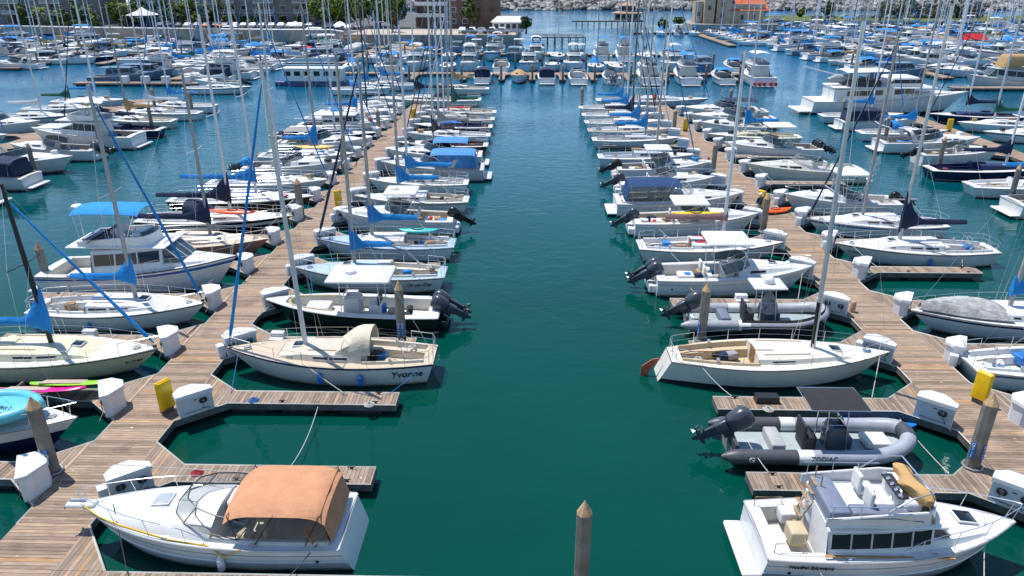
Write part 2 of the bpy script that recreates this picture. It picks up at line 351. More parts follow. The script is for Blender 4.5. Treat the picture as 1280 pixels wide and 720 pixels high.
def outboard(root, x, y, z, tilt=62, m=ENG, sc=1., name='outboard_motor', cover=None, sheath=0):
    """pivot at bracket (x,y,z); aft = -x"""
    T = Matrix.Translation((x, y, z)) @ Matrix.Rotation(R(tilt), 4, 'Y') @ Matrix.Scale(sc, 4) @ Matrix.Translation((-.22, 0, 0))
    mb = MB(); mb.M = T
    rings = []
    for zz, lx, ly, sx in ((.16, .20, .13, 0), (.22, .27, .19, 0), (.4, .31, .22, -.01), (.62, .33, .23, -.02), (.78, .29, .20, .0), (.86, .19, .13, .03), (.88, .05, .04, .04)):
        rings.append([(sx+lx*(abs(math.cos(a))**.7)*(1 if math.cos(a) > 0 else -1), ly*(abs(math.sin(a))**.7)*(1 if math.sin(a) > 0 else -1), zz) for a in [2*math.pi*k/14 for k in range(14)]])
    mb.loft(rings, cover or m)
    o = mb.build(name, root)
    lo = MB(); lo.M = T
    lo.rbox((-.02, 0, -.02), (.36, .22, .36), m, .06, tapx=1.1); lo.loft([[(.14, .055, -.12), (-.16, .055, -.12), (-.16, -.055, -.12), (.14, -.055, -.12)], [(.10, .04, -.62), (-.14, .04, -.62), (-.14, -.04, -.62), (.10, -.04, -.62)]], m)
    lo.box((-.06, 0, -.52), (.42, .2, .03), m)
    lo.tube([(.28, 0, -.68), (.2, 0, -.68), (.05, 0, -.68), (-.18, 0, -.68), (-.26, 0, -.68)], [.01, .055, .085, .07, .04], m, n=10)
    lo.loft([[(.12, .012, -.7), (-.1, .012, -.7), (-.1, -.012, -.7), (.12, -.012, -.7)], [(-.02, .008, -.93), (-.12, .008, -.93), (-.12, -.008, -.93), (-.02, -.008, -.93)]], m)
    lo.rbox((.2, 0, .05), (.16, .3, .3), RUB, .03)
    lo.build('lower_unit', o)
    pr = MB(); pr.M = T
    for k in range(3):
        a = 2*math.pi*k/3; pr.sheet([[(-.27, .03*math.cos(a), -.68+.03*math.sin(a)), (-.33, .03*math.cos(a+.5), -.68+.03*math.sin(a+.5))], [(-.27, .15*math.cos(a), -.68+.15*math.sin(a)), (-.33, .15*math.cos(a+.9), -.68+.15*math.sin(a+.9))]], mat('prop_metal', (.25, .25, .26), .4, .6), .01)
    pr.tube([(-.25, 0, -.68), (-.36, 0, -.68)], [.045, .02], m, n=8); pr.build('propeller', o)
    return o
def bimini(root, x0, x1, w, z, m, camber=.18, legs=None, th=.02, name='bimini_top', drop=.1, tubes=3, D=2, legm=STEEL, rollx=.12):
    nx, ny = (16, 11) if D else (3, 4); rows = []
    for i in range(nx+1):
        u = i/nx; r = []
        for j in range(ny+1):
            v = -1+2*j/ny; yy = w*v; zz = z-camber*v*v-drop*abs(v)**8-rollx*abs(2*u-1)**6-.05*abs(math.sin(u*math.pi*(tubes-1)))**.7*(1-v*v)+random.uniform(-.006, .006)
            r.append((lerp(x0, x1, u), yy, zz))
        rows.append(r)
    mb = MB(); mb.sheet(rows, m, th); o = mb.build(name, root)
    if legs:
        fm = MB()
        for u, (bx, by, bz) in legs:
            xx = lerp(x0, x1, u); P = [(bx, by, bz), (xx, w*.99, z-camber-drop+.02)]+[(xx, w*v, z-camber*v*v-.04-rollx*abs(2*u-1)**6) for v in (.8, .4, 0, -.4, -.8)]+[(xx, -w*.99, z-camber-drop+.02), (bx, -by, bz)]
            fm.tube(P, .016, legm, n=5 if D == 2 else 3)
        fm.build('canopy_frame', root)
    return o
def windshield(root, pts, ht, back, fr=STEEL, gl=CLEAR, inward=.9, D=2, name='windshield', mull=None):
    low = [Vector(p) for p in pts]; top = [Vector((p.x-back, p.y*inward, p.z+ht)) for p in low]
    mb = MB(); mb.sheet([[tuple(p) for p in low], [tuple(p) for p in top]], gl, .012); o = mb.build(name, root)
    f = MB(); f.tube(low, .018, fr, n=5); f.tube(top, .022, fr, n=5)
    for i in (mull or range(0, len(low), 2)): f.tube([low[i], top[i]], .016, fr, n=4)
    f.build('windshield_frame', o); return o
def wpath(xa, xf, w, z, n=8, zf=None):
    """U-shaped windshield base: from (xa,+w) round the front (xf,0) to (xa,-w)"""
    P = []
    for i in range(n+1):
        a = math.pi*(i/n)-math.pi/2; q = math.cos(a)**.75 if abs(math.cos(a)) > 1e-6 else 0
        P.append((lerp(xa, xf, q), -w*(abs(math.sin(a))**.8)*(1 if math.sin(a) > 0 else -1), lerp(z, z if zf is None else zf, q)))
    return P
def tower_top(root, x0, x1, w, z, m=None, base=None, legs=((.0), (1.)), D=2, r=.1, th=.09, name='hardtop', lz=None, lw=None, legm=ALU, splay=.0):
    m = m or WHITE; mb = MB(); mb.rbox(((x0+x1)/2, 0, z), (x1-x0, 2*w, th*1.4), m, min(.35, w*.5), bot=False); o = mb.build(name, root)
    f = MB(); lw = lw or w*.85
    for u in legs:
        xx = lerp(x0+.25, x1-.25, u)
        for sd in (1, -1): f.tube([(xx+splay*(1-2*u), sd*lw, lz), (xx, sd*w*.8, z-.04)], .025, legm, n=5 if D == 2 else 3)
    if D == 2:
        for sd in (1, -1): f.tube([(x0+.25, sd*lw, lerp(lz, z, .55)), (x1-.25, sd*lw, lerp(lz, z, .55))], .016, legm, n=4)
    f.build('hardtop_frame', root); return o
def radome(root, x, y, z, r=.28, h=.22):
    mb = MB(); mb.tube([(x, y, z), (x, y, z+.02), (x, y, z+h*.7), (x, y, z+h), (x, y, z+h+.01)], [r*.8, r, r, r*.7, .02], WHITE, n=14); mb.build('radome', root)
def antenna(root, p, l, lean=(0, 0), r=.012):
    mb = MB(); mb.tube([p, (p[0]+lean[0], p[1]+lean[1], p[2]+l)], [r, r*.6], WHITE, n=4); mb.build('antenna', root)
def seat(mb, x, y, z, m=CUSH, back=-1, w=.5, h=.5):
    mb.rbox((x, y, z+.08), (.5, w, .14), m, .05); mb.rbox((x+back*.24, y, z+.15+h/2), (.12, w, h), m, .05)
def wheel(root, x, y, z, r=.22, m=None, vertical=True):
    mb = MB(); mb.M = Matrix.Translation((x, y, z)) @ Matrix.Rotation(R(20), 4, 'Y')
    mb.tube([(0, r*math.cos(a), r*math.sin(a)) for a in [2*math.pi*k/14 for k in range(14)]], .016, m or STEEL, n=4, closed=True)
    for k in range(3): a = 2*math.pi*k/3+.5; mb.tube([(0, 0, 0), (0, r*math.cos(a), r*math.sin(a))], .01, STEEL, n=3)
    mb.build('steering_wheel', root)
GEARM = None
def gear(root, h, D, t0=.06, t1=.42, sail_=False):
    # loose gear lying about the cockpit and deck: boxes, cushions, bags
    rg = random.Random(int(h.L*100)+len(bpy.data.objects)); ms = [CUSHB, RUB, BLACKC, TANC, WHITEC, NAVYC, GREYC, BLUEC, CUSHT, REDP, TEAKL, BLACKC]
    for k in range(5 if D < 2 else 4):
        t = rg.uniform(t0, t1) if k < 4 else rg.uniform(.72, .86); y = rg.uniform(-.55, .55)*h.hb(t); a, b, c = rg.uniform(.25, .7), rg.uniform(.25, .6), rg.uniform(.15, .4); zz = h.z(t)+(-.36 if t < .5 else .12)+c/2
        mb = MB(); mb.M = Matrix.Translation((h.x(t), y, zz)) @ Matrix.Rotation(rg.uniform(-.5, .5), 4, 'Z'); mb.rbox((0, 0, 0), (a, b, c), rg.choice(ms), .06); mb.build('deck_gear', root)
# ------------------------------------------------------------------ sailboat
def sail(name, label, loc, rz, L=8.6, B=2.8, D=2, hull=None, stripe=None, boot=None, bottom=None, deck=None, cabin=None, cock=None, rail=None, mastH=12., mast=None,
         cover=None, jib=None, covh=1.0, boomz=1.05, cabh=.38, cabt=(.36, .74), mt=.6, wins=((.42, .5), (.52, .6)), dodger=None, tiller=True, pushpit=True, lifelines=True,
         engine=None, hatchc=TEAK, bags=None, group=None, fb=1.15, fs=.9, sr=.62, jibr=.055, boomless=False, spread=1, reversed_=0, mastlean=0., cat='sailboat', wheel_=False, fenders=(), roofstrip=None, boomside=0., dodgw=.9, stripeband=2, covtail=.2, names=None, jibf=.98, sr_tr=.35, shr=True, lowband=None):
    hull = hull or WHITE; deck = deck or deckm(); cabin = cabin or hull; cock = cock or cabin; mast = mast or ALU
    if D == 1:
        mastH += 1.4; jib = jib or random.choice([None, BLUEC, NAVYC, WHITEC])
    root = thing(name, label, cat, loc, rz, group)
    h = Hull(L, B, fb, fs, sr=sr, tm=.42, pw=2.1, wl=.84, rake=L*.13, tr=sr_tr, pinch=.45)
    bands = {}
    if stripe: bands[stripeband-1] = stripe
    bands[5] = boot or SCUM
    if lowband: bands[4] = bands[3] = lowband
    build_hull(root, h, hull, bands, bottom, rail or (WHITE if D < 2 else mat('toe_rail', (.30, .26, .22), .5)), D, railr=.022)
    ca, cb = cabt; hf = lambda t: cabh*clamp((cb-t)/(cb-ca)*3.2)**.6*(1-.25*(t-ca)/(cb-ca))
    pc = p_cabin(h, hf, w=.7, crown=.09); pk = p_cock(h, w=.78, coam=.13, seat=-.1, sole=-.48); pf = p_flat(h)
    build_deck(root, h, [(0, .05, pf, 'deck', None), (.05, ca, pk, 'cockpit', cock), (ca, cb, pc, 'cabin', cabin), (cb, 1, pf, 'deck', None)], deck, D)
    for a, b in wins: side_window(root, h, pc, a, b, .35, .78, WINGLASS, ALU, D=D)
    zr = lambda t: top_z(h, pc, t); gear(root, h, D, .08, ca-.03)
    if D < 2:
        mb = MB(); mb.rbox((h.x(ca)+.3, 0, zr(ca+.04)+.03), (.9, .7, .08), random.choice([NAVYC, GREYC, TEAKL, BLACKC]), .03); mb.build('companionway', root)
    if D:
        hatch(root, h.x(cb-.09), zr(cb-.09)+.0, .5, .5, GLASS, slope=.06)
        # companionway
        mb = MB(); xa = h.x(ca); mb.rbox((xa+.38, 0, zr(ca+.04)+.02), (.75, .62, .07), cabin, .02); mb.build('companionway_slide', root)
        mb = MB(); mb.box((xa-.02, 0, h.z(ca)+.0), (.03, .58, .75), hatchc); mb.build('companionway_door', root)
    if D == 2:
        for sd in (1, -1):
            mb = MB(); p = pk(.2); mb.tube([(h.x(.2), sd*(p[2][0]-.05), p[2][1]), (h.x(.2), sd*(p[2][0]-.05), p[2][1]+.12), (h.x(.2), sd*(p[2][0]-.05), p[2][1]+.15)], [.075, .055, .065], STEEL, n=10); mb.build('winch', root)
            mb = MB(); y = .62*.5*B*.9; mb.tube([(h.x(ca+.03), sd*pc(ca+.03)[4][0], pc(ca+.03)[4][1]+.03), (h.x(mt-.03), sd*pc(mt-.03)[4][0], pc(mt-.03)[4][1]+.03)], .015, TEAK, n=4); mb.build('handrail', root)
    if roofstrip:
        mb = MB(); rows = []
        for i in range(5):
            t = lerp(ca+.02, cb-.06, i/4); P = pc(t); rows.append([(h.x(t), y, z+.012) for y, z in P[4:]]+[(h.x(t), -y, z+.012) for y, z in P[-2:3:-1]])
        mb.sheet(rows, roofstrip, .01); mb.build('roof_covering', root)
    # mast and boom
    mx = h.x(mt); zm = zr(mt) if mt < cb else h.z(mt)+.05; top = (mx-mastlean, 0, mastH); mr = .10 if L > 7 else .07
    mb = MB(); mb.tube([(mx, 0, zm-.02), (mx-mastlean*.6, 0, mastH*.6), top], [mr*1.08, mr, mr*.72], mast, n=8 if D == 2 else 5); ms = mb.build('mast', root)
    sh = MB()
    for q in ((.52,), (.36, .68))[spread-1]:
        zz = lerp(zm, mastH, q); xx = mx-mastlean*q
        sm = MB(); sm.tube([(xx-.08, B*.36, zz+.03), (xx, 0, zz-.01), (xx-.08, -B*.36, zz+.03)], .022, mast if mast is not DARKALU else ALU, n=4); sm.build('spreader', ms)
    if shr and D:
        q = .52 if spread == 1 else .68; zz = lerp(zm, mastH, q)
        for sd in (1, -1):
            cx = h.x(mt-.02); cy = sd*h.hb(mt-.02)*.94; cz = h.z(mt)
            sh.tube([(cx, cy, cz), (mx-mastlean*q-.08, sd*B*.36, zz+.03), top], .0065, STEEL, n=3)
            sh.tube([(cx-.25, cy, cz), (mx, 0, zz-.05)], .006, STEEL, n=3)
        sh.tube([(h.x(0)+.1, 0, h.z(0)+.02), (top[0], 0, top[2])], .0065, STEEL, n=3)
        sh.tube([(h.x(.985), 0, h.z(1)), (top[0]+.03, 0, top[2]*jibf)], .0065, STEEL, n=3)
        sh.build('rigging', root)
    if jib:
        a = Vector((h.x(.985), 0, h.z(1)+.25)); b = Vector((mx-mastlean+.05, 0, mastH*jibf-.5)); P = [tuple(a.lerp(b, i/16)) for i in range(17)]
        mb = MB(); mb.tube(P, [.02]+[lerp(jibr*1.15, jibr*.55, i/16)+.008*math.sin(i*2.1) for i in range(1, 16)]+[.015], jib, n=7); mb.build('furled_headsail', root)
        if D: mb = MB(); mb.tube([tuple(a-Vector((0, 0, .18))), tuple(a-Vector((0, 0, .1)))], .09, BLACKM, n=10); mb.build('furling_drum', root)
    if not boomless:
        zb = zm+boomz; bl = L*.37; bx = mx-bl
        mb = MB(); mb.tube([(mx-.08, 0, zb), (bx, boomside, zb+.05)], .05, mast, n=6); mb.build('boom', root)
        if cover:
            rings = []; n = 13 if D else 6
            for i in range(n+1):
                u = i/n; xx = lerp(mx+.16, bx+covtail, u); hh = (.24+.12*(1-u))+covh*max(0, 1-u*3.4)**1.4+random.uniform(-.03, .03)*(D > 0); ww = .13+.05*math.sin(u*9+1)*(D > 0)*.5+(.05 if u < .1 else 0); zb2 = zb+.05*u-.07; sw = boomside*u
                if i == 0: ww *= .7
                rings.append([(xx+(.25*hh if i == 0 else 0)*0, sw+y*ww, zb2+z*hh) for y, z in ((0, 1), (.35, .85), (.8, .45), (1, .15), (.75, -.12), (0, -.28), (-.75, -.12), (-1, .15), (-.8, .45), (-.35, .85))])
            mb = MB(); mb.loft(rings, cover); mb.build('sail_cover', root)
        if D == 2:
            mb = MB(); mb.tube([(lerp(mx, bx, .85), 0, zb), (h.x(.12), 0, h.z(.1)+.1)], .012, ROPEW, n=3); mb.tube([(lerp(mx, bx, .82), 0, zb), (h.x(.12), .1, h.z(.1)+.1)], .012, ROPEW, n=3); mb.build('mainsheet', root)
    if dodger:
        xa = h.x(ca); rows = []; n = 6; yw = pc(ca)[1][0]*dodgw; zc = zr(ca)
        for i in range(n+1):
            u = i/n; xx = lerp(xa+1.15, xa-.35, u); hh = .78*math.sin(min(1, u*1.35)*math.pi/2)
            rows.append([(xx, yw*math.cos(a)*(1), zc-.1+(hh+.1)*(math.sin(a)**.55 if math.sin(a) > 0 else 0)) for a in [math.pi*k/8 for k in range(9)]])
        mb = MB(); mb.sheet(rows, dodger, .02); mb.build('dodger', root)
    if D:
        if pushpit:
            mb = MB(); z0 = h.z(0); P = [(h.x(.13), h.hb(.13)*.93, z0+.6), (h.x(.02), h.hb(0)*.92, z0+.6), (h.x(.005), h.hb(0)*.5, z0+.6), (h.x(.005), -h.hb(0)*.5, z0+.6), (h.x(.02), -h.hb(0)*.92, z0+.6), (h.x(.13), -h.hb(.13)*.93, z0+.6)]
            mb.tube(P, .014, STEEL, n=5); mb.tube([(p[0], p[1], p[2]-.28) for p in P], .011, STEEL, n=4)
            for p in P: mb.tube([(p[0], p[1], z0), p], .013, STEEL, n=4)
            mb.build('stern_rail', root)
        mb = MB(); z1 = h.z(1); P = [(h.x(.86), h.hb(.86)*.9, h.z(.86)+.58), (h.x(.97), h.hb(.97)+.04, z1+.6), (h.x(1)+.12, 0, z1+.62), (h.x(.97), -h.hb(.97)-.04, z1+.6), (h.x(.86), -h.hb(.86)*.9, h.z(.86)+.58)]
        mb.tube(P, .014, STEEL, n=5)
        for p in (P[0], P[1], P[3], P[4]): mb.tube([(p[0]-.06, p[1]*.96, p[2]-.58), p], .013, STEEL, n=4)
        mb.build('pulpit', root)
        if lifelines:
            mb = MB(); ll = MB(); ts = (.15, .3, .45, .6, .74, .86)
            for sd in (1, -1):
                P = [(h.x(t), sd*h.hb(t)*.93, h.z(t)+.56) for t in ts]
                ll.tube(P, .007, STEEL, n=3); ll.tube([(p[0], p[1], p[2]-.27) for p in P], .006, STEEL, n=3)
                for p in P[1:-1]: mb.tube([(p[0], p[1], p[2]-.56), p], .012, STEEL, n=4)
            ll.build('lifelines', root); mb.build('stanchions', root)
    if engine: outboard(root, h.x(0)-.12, .35, h.z(0)-.05, 55, engine, .62)
    if D == 2:
        for t_, y_ in ((.9, .12), (.12, -.5), (.5, .55)):
            mb = MB(); cz = h.z(t_)+(.08 if t_ != .5 else .1); 
            for q in range(3): mb.tube([(h.x(t_)+(.16-.04*q)*math.cos(a), y_*h.hb(t_)+(.16-.04*q)*math.sin(a), cz+.02*q) for a in [2*math.pi*k/10 for k in range(10)]], .018, random.choice([ROPEW, ROPEB, ROPEW]), n=4, closed=True)
            mb.build('rope_coil', root)
    if D == 2 and tiller: mb = MB(); mb.tube([(h.x(.02), 0, h.z(0)-.05), (h.x(.1), .05, h.z(0)+.12), (h.x(.2), .12, h.z(0)+.1)], [.03, .025, .018], TEAK, n=6); mb.build('tiller', root)
    if wheel_: wheel(root, h.x(.15), 0, h.z(0)+.35, .38)
    for t, sd, c in fenders: fender(root, h, t, sd, c)
    if names: hull_text(root, h, names[0], names[1], names[2], names[3], names[4])
    return root, h
# ------------------------------------------------------------------ powerboats
def power(name, label, loc, rz, L=8.5, B=2.8, D=2, hull=None, stripe=None, boot=None, deck=None, style='cruiser', canvas_=None, engines=0, eng=ENG, engcover=None, group=None, fb=1.5, fs=1.05,
          top=None, rad=False, enclosed=False, cover=None, arch=False, rail=None, cat='motorboat', seats=CUSH, bottom=None, fenders=(), win=True, swim=True, cabh=None, topz=2.0, hullw=None, sole=None, bands=None, ant=1, glasswin=False, foredeckcover=None, tr_=0., nwin=3, legm=STEEL, cc=(.3, .66), cz=(.08, .5), rollx=.12, ov=.12, wfr=STEEL, ctz=1.45):
    hull = hull or WHITE; deck = deck or hull; root = thing(name, label, cat, loc, rz, group)
    h = Hull(L, B, fb, fs, sr=.9, tm=.35, pw=2.6, wl=.86, rake=L*.13, tr=tr_, pinch=.55)
    bd = dict(bands or {}); bd.setdefault(5, SCUM)
    if stripe: bd[1] = stripe
    if boot: bd[5] = boot
    build_hull(root, h, hull, bd, bottom, rail or mat('rub_rail', (.55, .55, .56), .4), D, railr=.035)
    pf = p_flat(h, .08); so_ = sole or (deckm((.7, .68, .62)) if D == 2 else deckm((.36, .34, .31)))  # less detailed boats: cockpit shade put into a darker sole colour
    if D < 2 or style != 'sedan': gear(root, h, D)
    if style == 'cruiser':
        c1, c2, c3 = .46, .56, .93; H = cabh or .34
        hf = lambda t: H*clamp((c3-t)/(c3-c2))**.75
        pk = p_cock(h, w=.86, coam=.12, seat=-.25, seatw=.38, sole=-.55); pc = p_cabin(h, hf, w=.86, crown=.16, lean=.16)
        build_deck(root, h, [(0, .04, pf, 'deck', None), (.04, c1, pk, 'cockpit', so_), (c1, c3, pc, 'cabin', hull), (c3, 1, pf, 'deck', None)], deck, D)
        zc = top_z(h, pc, .5)
        if D: hatch(root, h.x(.68), top_z(h, pc, .68), .55, .55, mat('hatch_grey', (.42, .45, .48), .25), slope=.08)
        if win:
            for a, b in ((.56, .66), (.68, .74)): side_window(root, h, pc, a, b, .3, .75, WINGLASS, D=D)
        gl_ = CLEAR if D == 2 else mat('windscreen_glass', (.04, .07, .09), .05)
        P = wpath(h.x(.36), h.x(.62), h.hb(.42)*.84, pk(.4)[2][1], 8, pc(.62)[6][1]); windshield(root, P, .5, .42, D=D, fr=wfr, gl=gl_)
        if D:
            mb = MB(); mb.rbox((h.x(.43), -.45, h.z(.4)+.1), (.45, .8, .7), hull, .12); mb.build('helm_console', root); wheel(root, h.x(.43)-.3, -.45, h.z(.4)+.3)
            mb = MB(); seat(mb, h.x(.32), -.45, h.z(.3)-.2, seats, w=.9); mb.build('helm_seat', root); mb = MB(); seat(mb, h.x(.3), .55, h.z(.3)-.25, seats, w=.8); mb.build('companion_seat', root); mb = MB(); mb.rbox((h.x(.08), 0, h.z(0)-.15), (.5, B*.6, .3), seats, .08); mb.build('stern_bench', root)
        if arch:
            mb = MB(); xa = h.x(.28); zz = h.z(.3); mb.sheet([[(xa-.0, B*.43, zz+.1), (xa-.35, B*.42, zz+.75), (xa-.5, B*.36, zz+1.05), (xa-.5, 0, zz+1.15), (xa-.5, -B*.36, zz+1.05), (xa-.35, -B*.42, zz+.75), (xa, -B*.43, zz+.1)], [(xa+.55, B*.43, zz+.1), (xa+.05, B*.42, zz+.75), (xa-.15, B*.36, zz+1.05), (xa-.15, 0, zz+1.15), (xa-.15, -B*.36, zz+1.05), (xa+.05, -B*.42, zz+.75), (xa+.55, -B*.43, zz+.1)]], hull, .06); mb.build('radar_arch', root)
        if canvas_:
            z0 = h.z(.3); bimini(root, h.x(cz[0]) if enclosed else h.x(.14), h.x(cz[1]), B*.43, z0+ctz, canvas_, D=D, camber=.16, rollx=rollx, legm=legm, legs=[(.05, (h.x(.12), B*.43, z0)), (.5, (h.x(.3), B*.43, z0)), (.95, (h.x(.36), B*.43, z0+.2))])
            if enclosed:
                mb = MB(); xa, xb = h.x(cz[0]+.02), h.x(cz[1]-.08); w_ = B*.425
                for sd in (1, -1): mb.sheet([[(xa-.25, sd*w_*.97, z0+.1), (lerp(xa, xb, .5), sd*w_, z0+.12), (xb, sd*w_, z0+.15)], [(xa, sd*w_*.98, z0+ctz-.25), (lerp(xa, xb, .5), sd*w_*.98, z0+ctz-.23), (xb+.2, sd*w_*.98, z0+ctz-.25)]], canvas_ if enclosed == 2 else CLEAR, .012)
                mb.sheet([[(xa-.3, -w_*.95, z0+.1), (xa-.35, 0, z0+.1), (xa-.3, w_*.95, z0+.1)], [(xa-.02, -w_*.96, z0+ctz-.25), (xa-.05, 0, z0+ctz-.12), (xa-.02, w_*.96, z0+ctz-.25)]], canvas_, .012); mb.build('side_curtains', root)
        if D: bow_rail(root, h, .48, .975, .5, D=D)
    elif style in ('cuddy', 'walk'):
        c1, c3 = .5, .92; H = cabh or .42
        hf = lambda t: H*clamp((c3-t)/(c3-c1))**.6
        pk = p_cock(h, w=.87, coam=.05, seat=.02, seatw=.02, sole=-.6); pc = p_cabin(h, hf, w=.74 if style == 'walk' else .84, crown=.12, lean=.12)
        build_deck(root, h, [(0, .05, pf, 'deck', None), (.05, c1, pk, 'cockpit', so_), (c1, c3, pc, 'cabin', hull), (c3, 1, pf, 'deck', None)], deck, D)
        if D: hatch(root, h.x(.74), top_z(h, pc, .74), .5, .5, GLASS, slope=.1)
        if win: side_window(root, h, pc, .58, .68, .35, .75, WINGLASS, D=D)
        P = wpath(h.x(.42), h.x(.6), B*.36, h.z(.45)+.12, 8, top_z(h, pc, .6)-.03); windshield(root, P, .55, .3, D=D, gl=mat('windscreen', (.05, .10, .12), .04, alpha=.6))
        if D:
            mb = MB(); mb.rbox((h.x(.46), 0, h.z(.4)-.1), (.5, B*.6, .75), hull, .1); mb.build('helm_console', root); wheel(root, h.x(.46)-.3, -.4, h.z(.4)+.2)
            for yy in (-.45, .45): mb = MB(); seat(mb, h.x(.33), yy, h.z(.3)-.15, seats); mb.build('helm_seat', root)
       
            mb = MB(); mb.rbox((h.x(.2), 0, h.z(.2)-.35), (.9, .8, .5), hull, .08); mb.build('fish_box', root)
        if top:
            tower_top(root, h.x(.3), h.x(.58), B*.4, h.z(.4)+topz, m=top, lz=h.z(.4)+.05, lw=B*.39, D=D, splay=.25)
            if rad: radome(root, h.x(.5), 0, h.z(.4)+topz+.05)
        if canvas_: bimini(root, h.x(.16), h.x(.5), B*.42, h.z(.3)+1.5, canvas_, D=D, legs=[(.1, (h.x(.25), B*.43, h.z(.3))), (.9, (h.x(.4), B*.43, h.z(.3)))])
        if D: bow_rail(root, h, .5, .97, .55, D=D)
    elif style == 'console':
        pk = p_cock(h, w=.88, coam=.03, seat=.02, seatw=.02, sole=-.6)
        pb = p_cock(h, w=.8, coam=.04, seat=-.05, seatw=.03, sole=-.45)
        build_deck(root, h, [(0, .06, pf, 'deck', None), (.06, .55, pk, 'cockpit', so_), (.55, .88, pb, 'bow_cockpit', so_), (.88, 1, pf, 'deck', None)], deck, D)
        zs = h.z(.5)-.6; mb = MB(); mb.rbox((h.x(.5), 0, zs+.55), (.95, .95, 1.15), deck, .12, tapx=.8); mb.build('helm_console', root)
        mb = MB(); mb.rbox((h.x(.37), 0, zs+.4), (.6, .95, .75), deck, .08); mb.rbox((h.x(.37)-.22, 0, zs+1.0), (.12, .9, .5), RUB, .05); mb.build('leaning_post', root)
        mb = MB(); x5 = h.x(.5); mb.sheet([[(x5+.42, -.42, zs+1.1), (x5+.5, 0, zs+1.1), (x5+.42, .42, zs+1.1)], [(x5+.15, -.4, zs+1.65), (x5+.2, 0, zs+1.68), (x5+.15, .4, zs+1.65)]], mat('windscreen', (.05, .10, .12), .04, alpha=.6), .012); mb.build('windshield', root)
        if D:
            wheel(root, x5-.45, 0, zs+1.0)
            mb = MB(); pts = []
            for i in range(13):
                t = .6+.27*math.sin(math.pi*i/12); sd = math.cos(math.pi*i/12); w_ = h.hb(min(t, .86))*.74
                pts.append((h.x(t)-.05, (w_)*(1 if sd > .01 else -1 if sd < -.01 else 0)*min(1, abs(sd)*2.2), h.z(t)-.02))
            mb.tube(pts, .09, seats, n=6); mb.build('bow_bolster', root)
            mb = MB(); mb.rbox((h.x(.7), 0, h.z(.7)-.25), (1.2, B*.36, .32), CUSH, .08); mb.build('bow_seat', root)
        if top:
            tower_top(root, h.x(.26), h.x(.62), B*.40, zs+2.25, m=top, lz=zs+.1, lw=.55, D=D, splay=-.1, legs=(.15, .85))
            if rad: radome(root, h.x(.5), 0, zs+2.3)
    elif style == 'sedan':       # hard cabin with side windows, optional flybridge handled elsewhere
        c1, cf = cc; c3 = .9; H = cabh or .95
        hf1 = lambda t: H*(1 if t < cf else 1); hf2 = lambda t: .28*clamp((c3-t)/(c3-cf))**.6
        pk = p_cock(h, w=.88, coam=.05, seat=.02, seatw=.02, sole=-.55); p1 = p_cabin(h, hf1, w=.8, crown=.08, lean=.05); p2 = p_cabin(h, hf2, w=.8, crown=.1)
        build_deck(root, h, [(0, .05, pf, 'deck', None), (.05, c1, pk, 'cockpit', so_), (c1, cf, p1, 'cabin', hull), (cf, c3, p2, 'trunk', hull), (c3, 1, pf, 'deck', None)], deck, D)
        for k in range(nwin): side_window(root, h, p1, lerp(c1+.015, cf-.005, k/nwin), lerp(c1+.015, cf-.005, (k+.93)/nwin), .26 if nwin > 3 else .36, .9, WINGLASS, frame=ALU, D=D)
        P = p1(cf); w_ = P[2][0]*.95; xf = h.x(cf); zd = P[1][1]; xo = xf+H*.85; zo = top_z(h, p2, min(cf+H*.85/L, .85)); tz = P[2][1]; wo = min(h.hb(cf+H*.85/L)*.78, w_)
        gl2 = mat('windscreen_glass', (.04, .07, .09), .05); mb = MB(); mb.sheet([[(xo-.15, -wo, zo-.02), (xo, 0, zo+.02), (xo-.15, wo, zo-.02)], [(xf+.06, -w_, tz-.02), (xf+.1, 0, tz+.04), (xf+.06, w_, tz-.02)]], gl2, .02); mb.build('windscreen', root)
        for sd in (1, -1): mb = MB(); mb.add([(xf, sd*w_, zd+.1), (xo-.15, sd*wo, zo-.03), (xf+.06, sd*w_, tz-.03), (xf, sd*(w_-.03), zd+.1), (xo-.15, sd*(wo-.03), zo-.03), (xf+.06, sd*(w_-.03), tz-.03)], [(0, 1, 2), (5, 4, 3), (0, 3, 4, 1), (1, 4, 5, 2), (2, 5, 3, 0)], gl2); mb.build('quarter_window', root)
        if D:
            mb = MB()
            for y in (-1, -.33, .33, 1): mb.tube([(xo-.15*abs(y)+.02, y*wo, zo+.01), (xf+.1, y*w_, tz+.02)], .03, hull, n=4)
            mb.build('windscreen_frame', root)
        mb = MB(); mb.rbox(((h.x(c1-ov)+h.x(cf))/2+.15, 0, top_z(h, p1, .5)+.02), (h.x(cf)-h.x(c1-ov)+.3, P[1][0]*2.1, .07), hull, .25, bot=False); mb.build('roof', root)
        if D: bow_rail(root, h, .5, .975, .6, D=D)
        zt = top_z(h, p1, .5)
        if top == 'fly': fly(root, h, h.x(c1-.06), h.x(cf)-.5, P[1][0]*.9, zt+.05, hull, canvas_, D, topz)
        elif canvas_: bimini(root, h.x(.04), h.x(c1)+.1, B*.42, zt-.05, canvas_, D=D, legs=[(.1, (h.x(.06), B*.42, h.z(0)))])
    elif style == 'covered':
        build_deck(root, h, [(0, 1, pf, 'deck', None)], deck, D); rows = []; n = 10
        for i in range(n+1):
            t = lerp(.01, .93, i/n); b = h.hb(t)*1.0; hh = (.35+.55*math.exp(-((t-.5)/.16)**2))*clamp((.95-t)*6)+.02+random.uniform(-.02, .02)
            rows.append([(h.x(t), b*y, h.z(t)-(.12 if abs(y) == 1 else 0)+hh*(1-abs(y)**1.7)) for y in (-1, -.97, -.7, -.4, 0, .4, .7, .97, 1)])
        mb = MB(); mb.sheet(rows, cover or canvas_ or BLUEC, .02); mb.build('boat_cover', root)
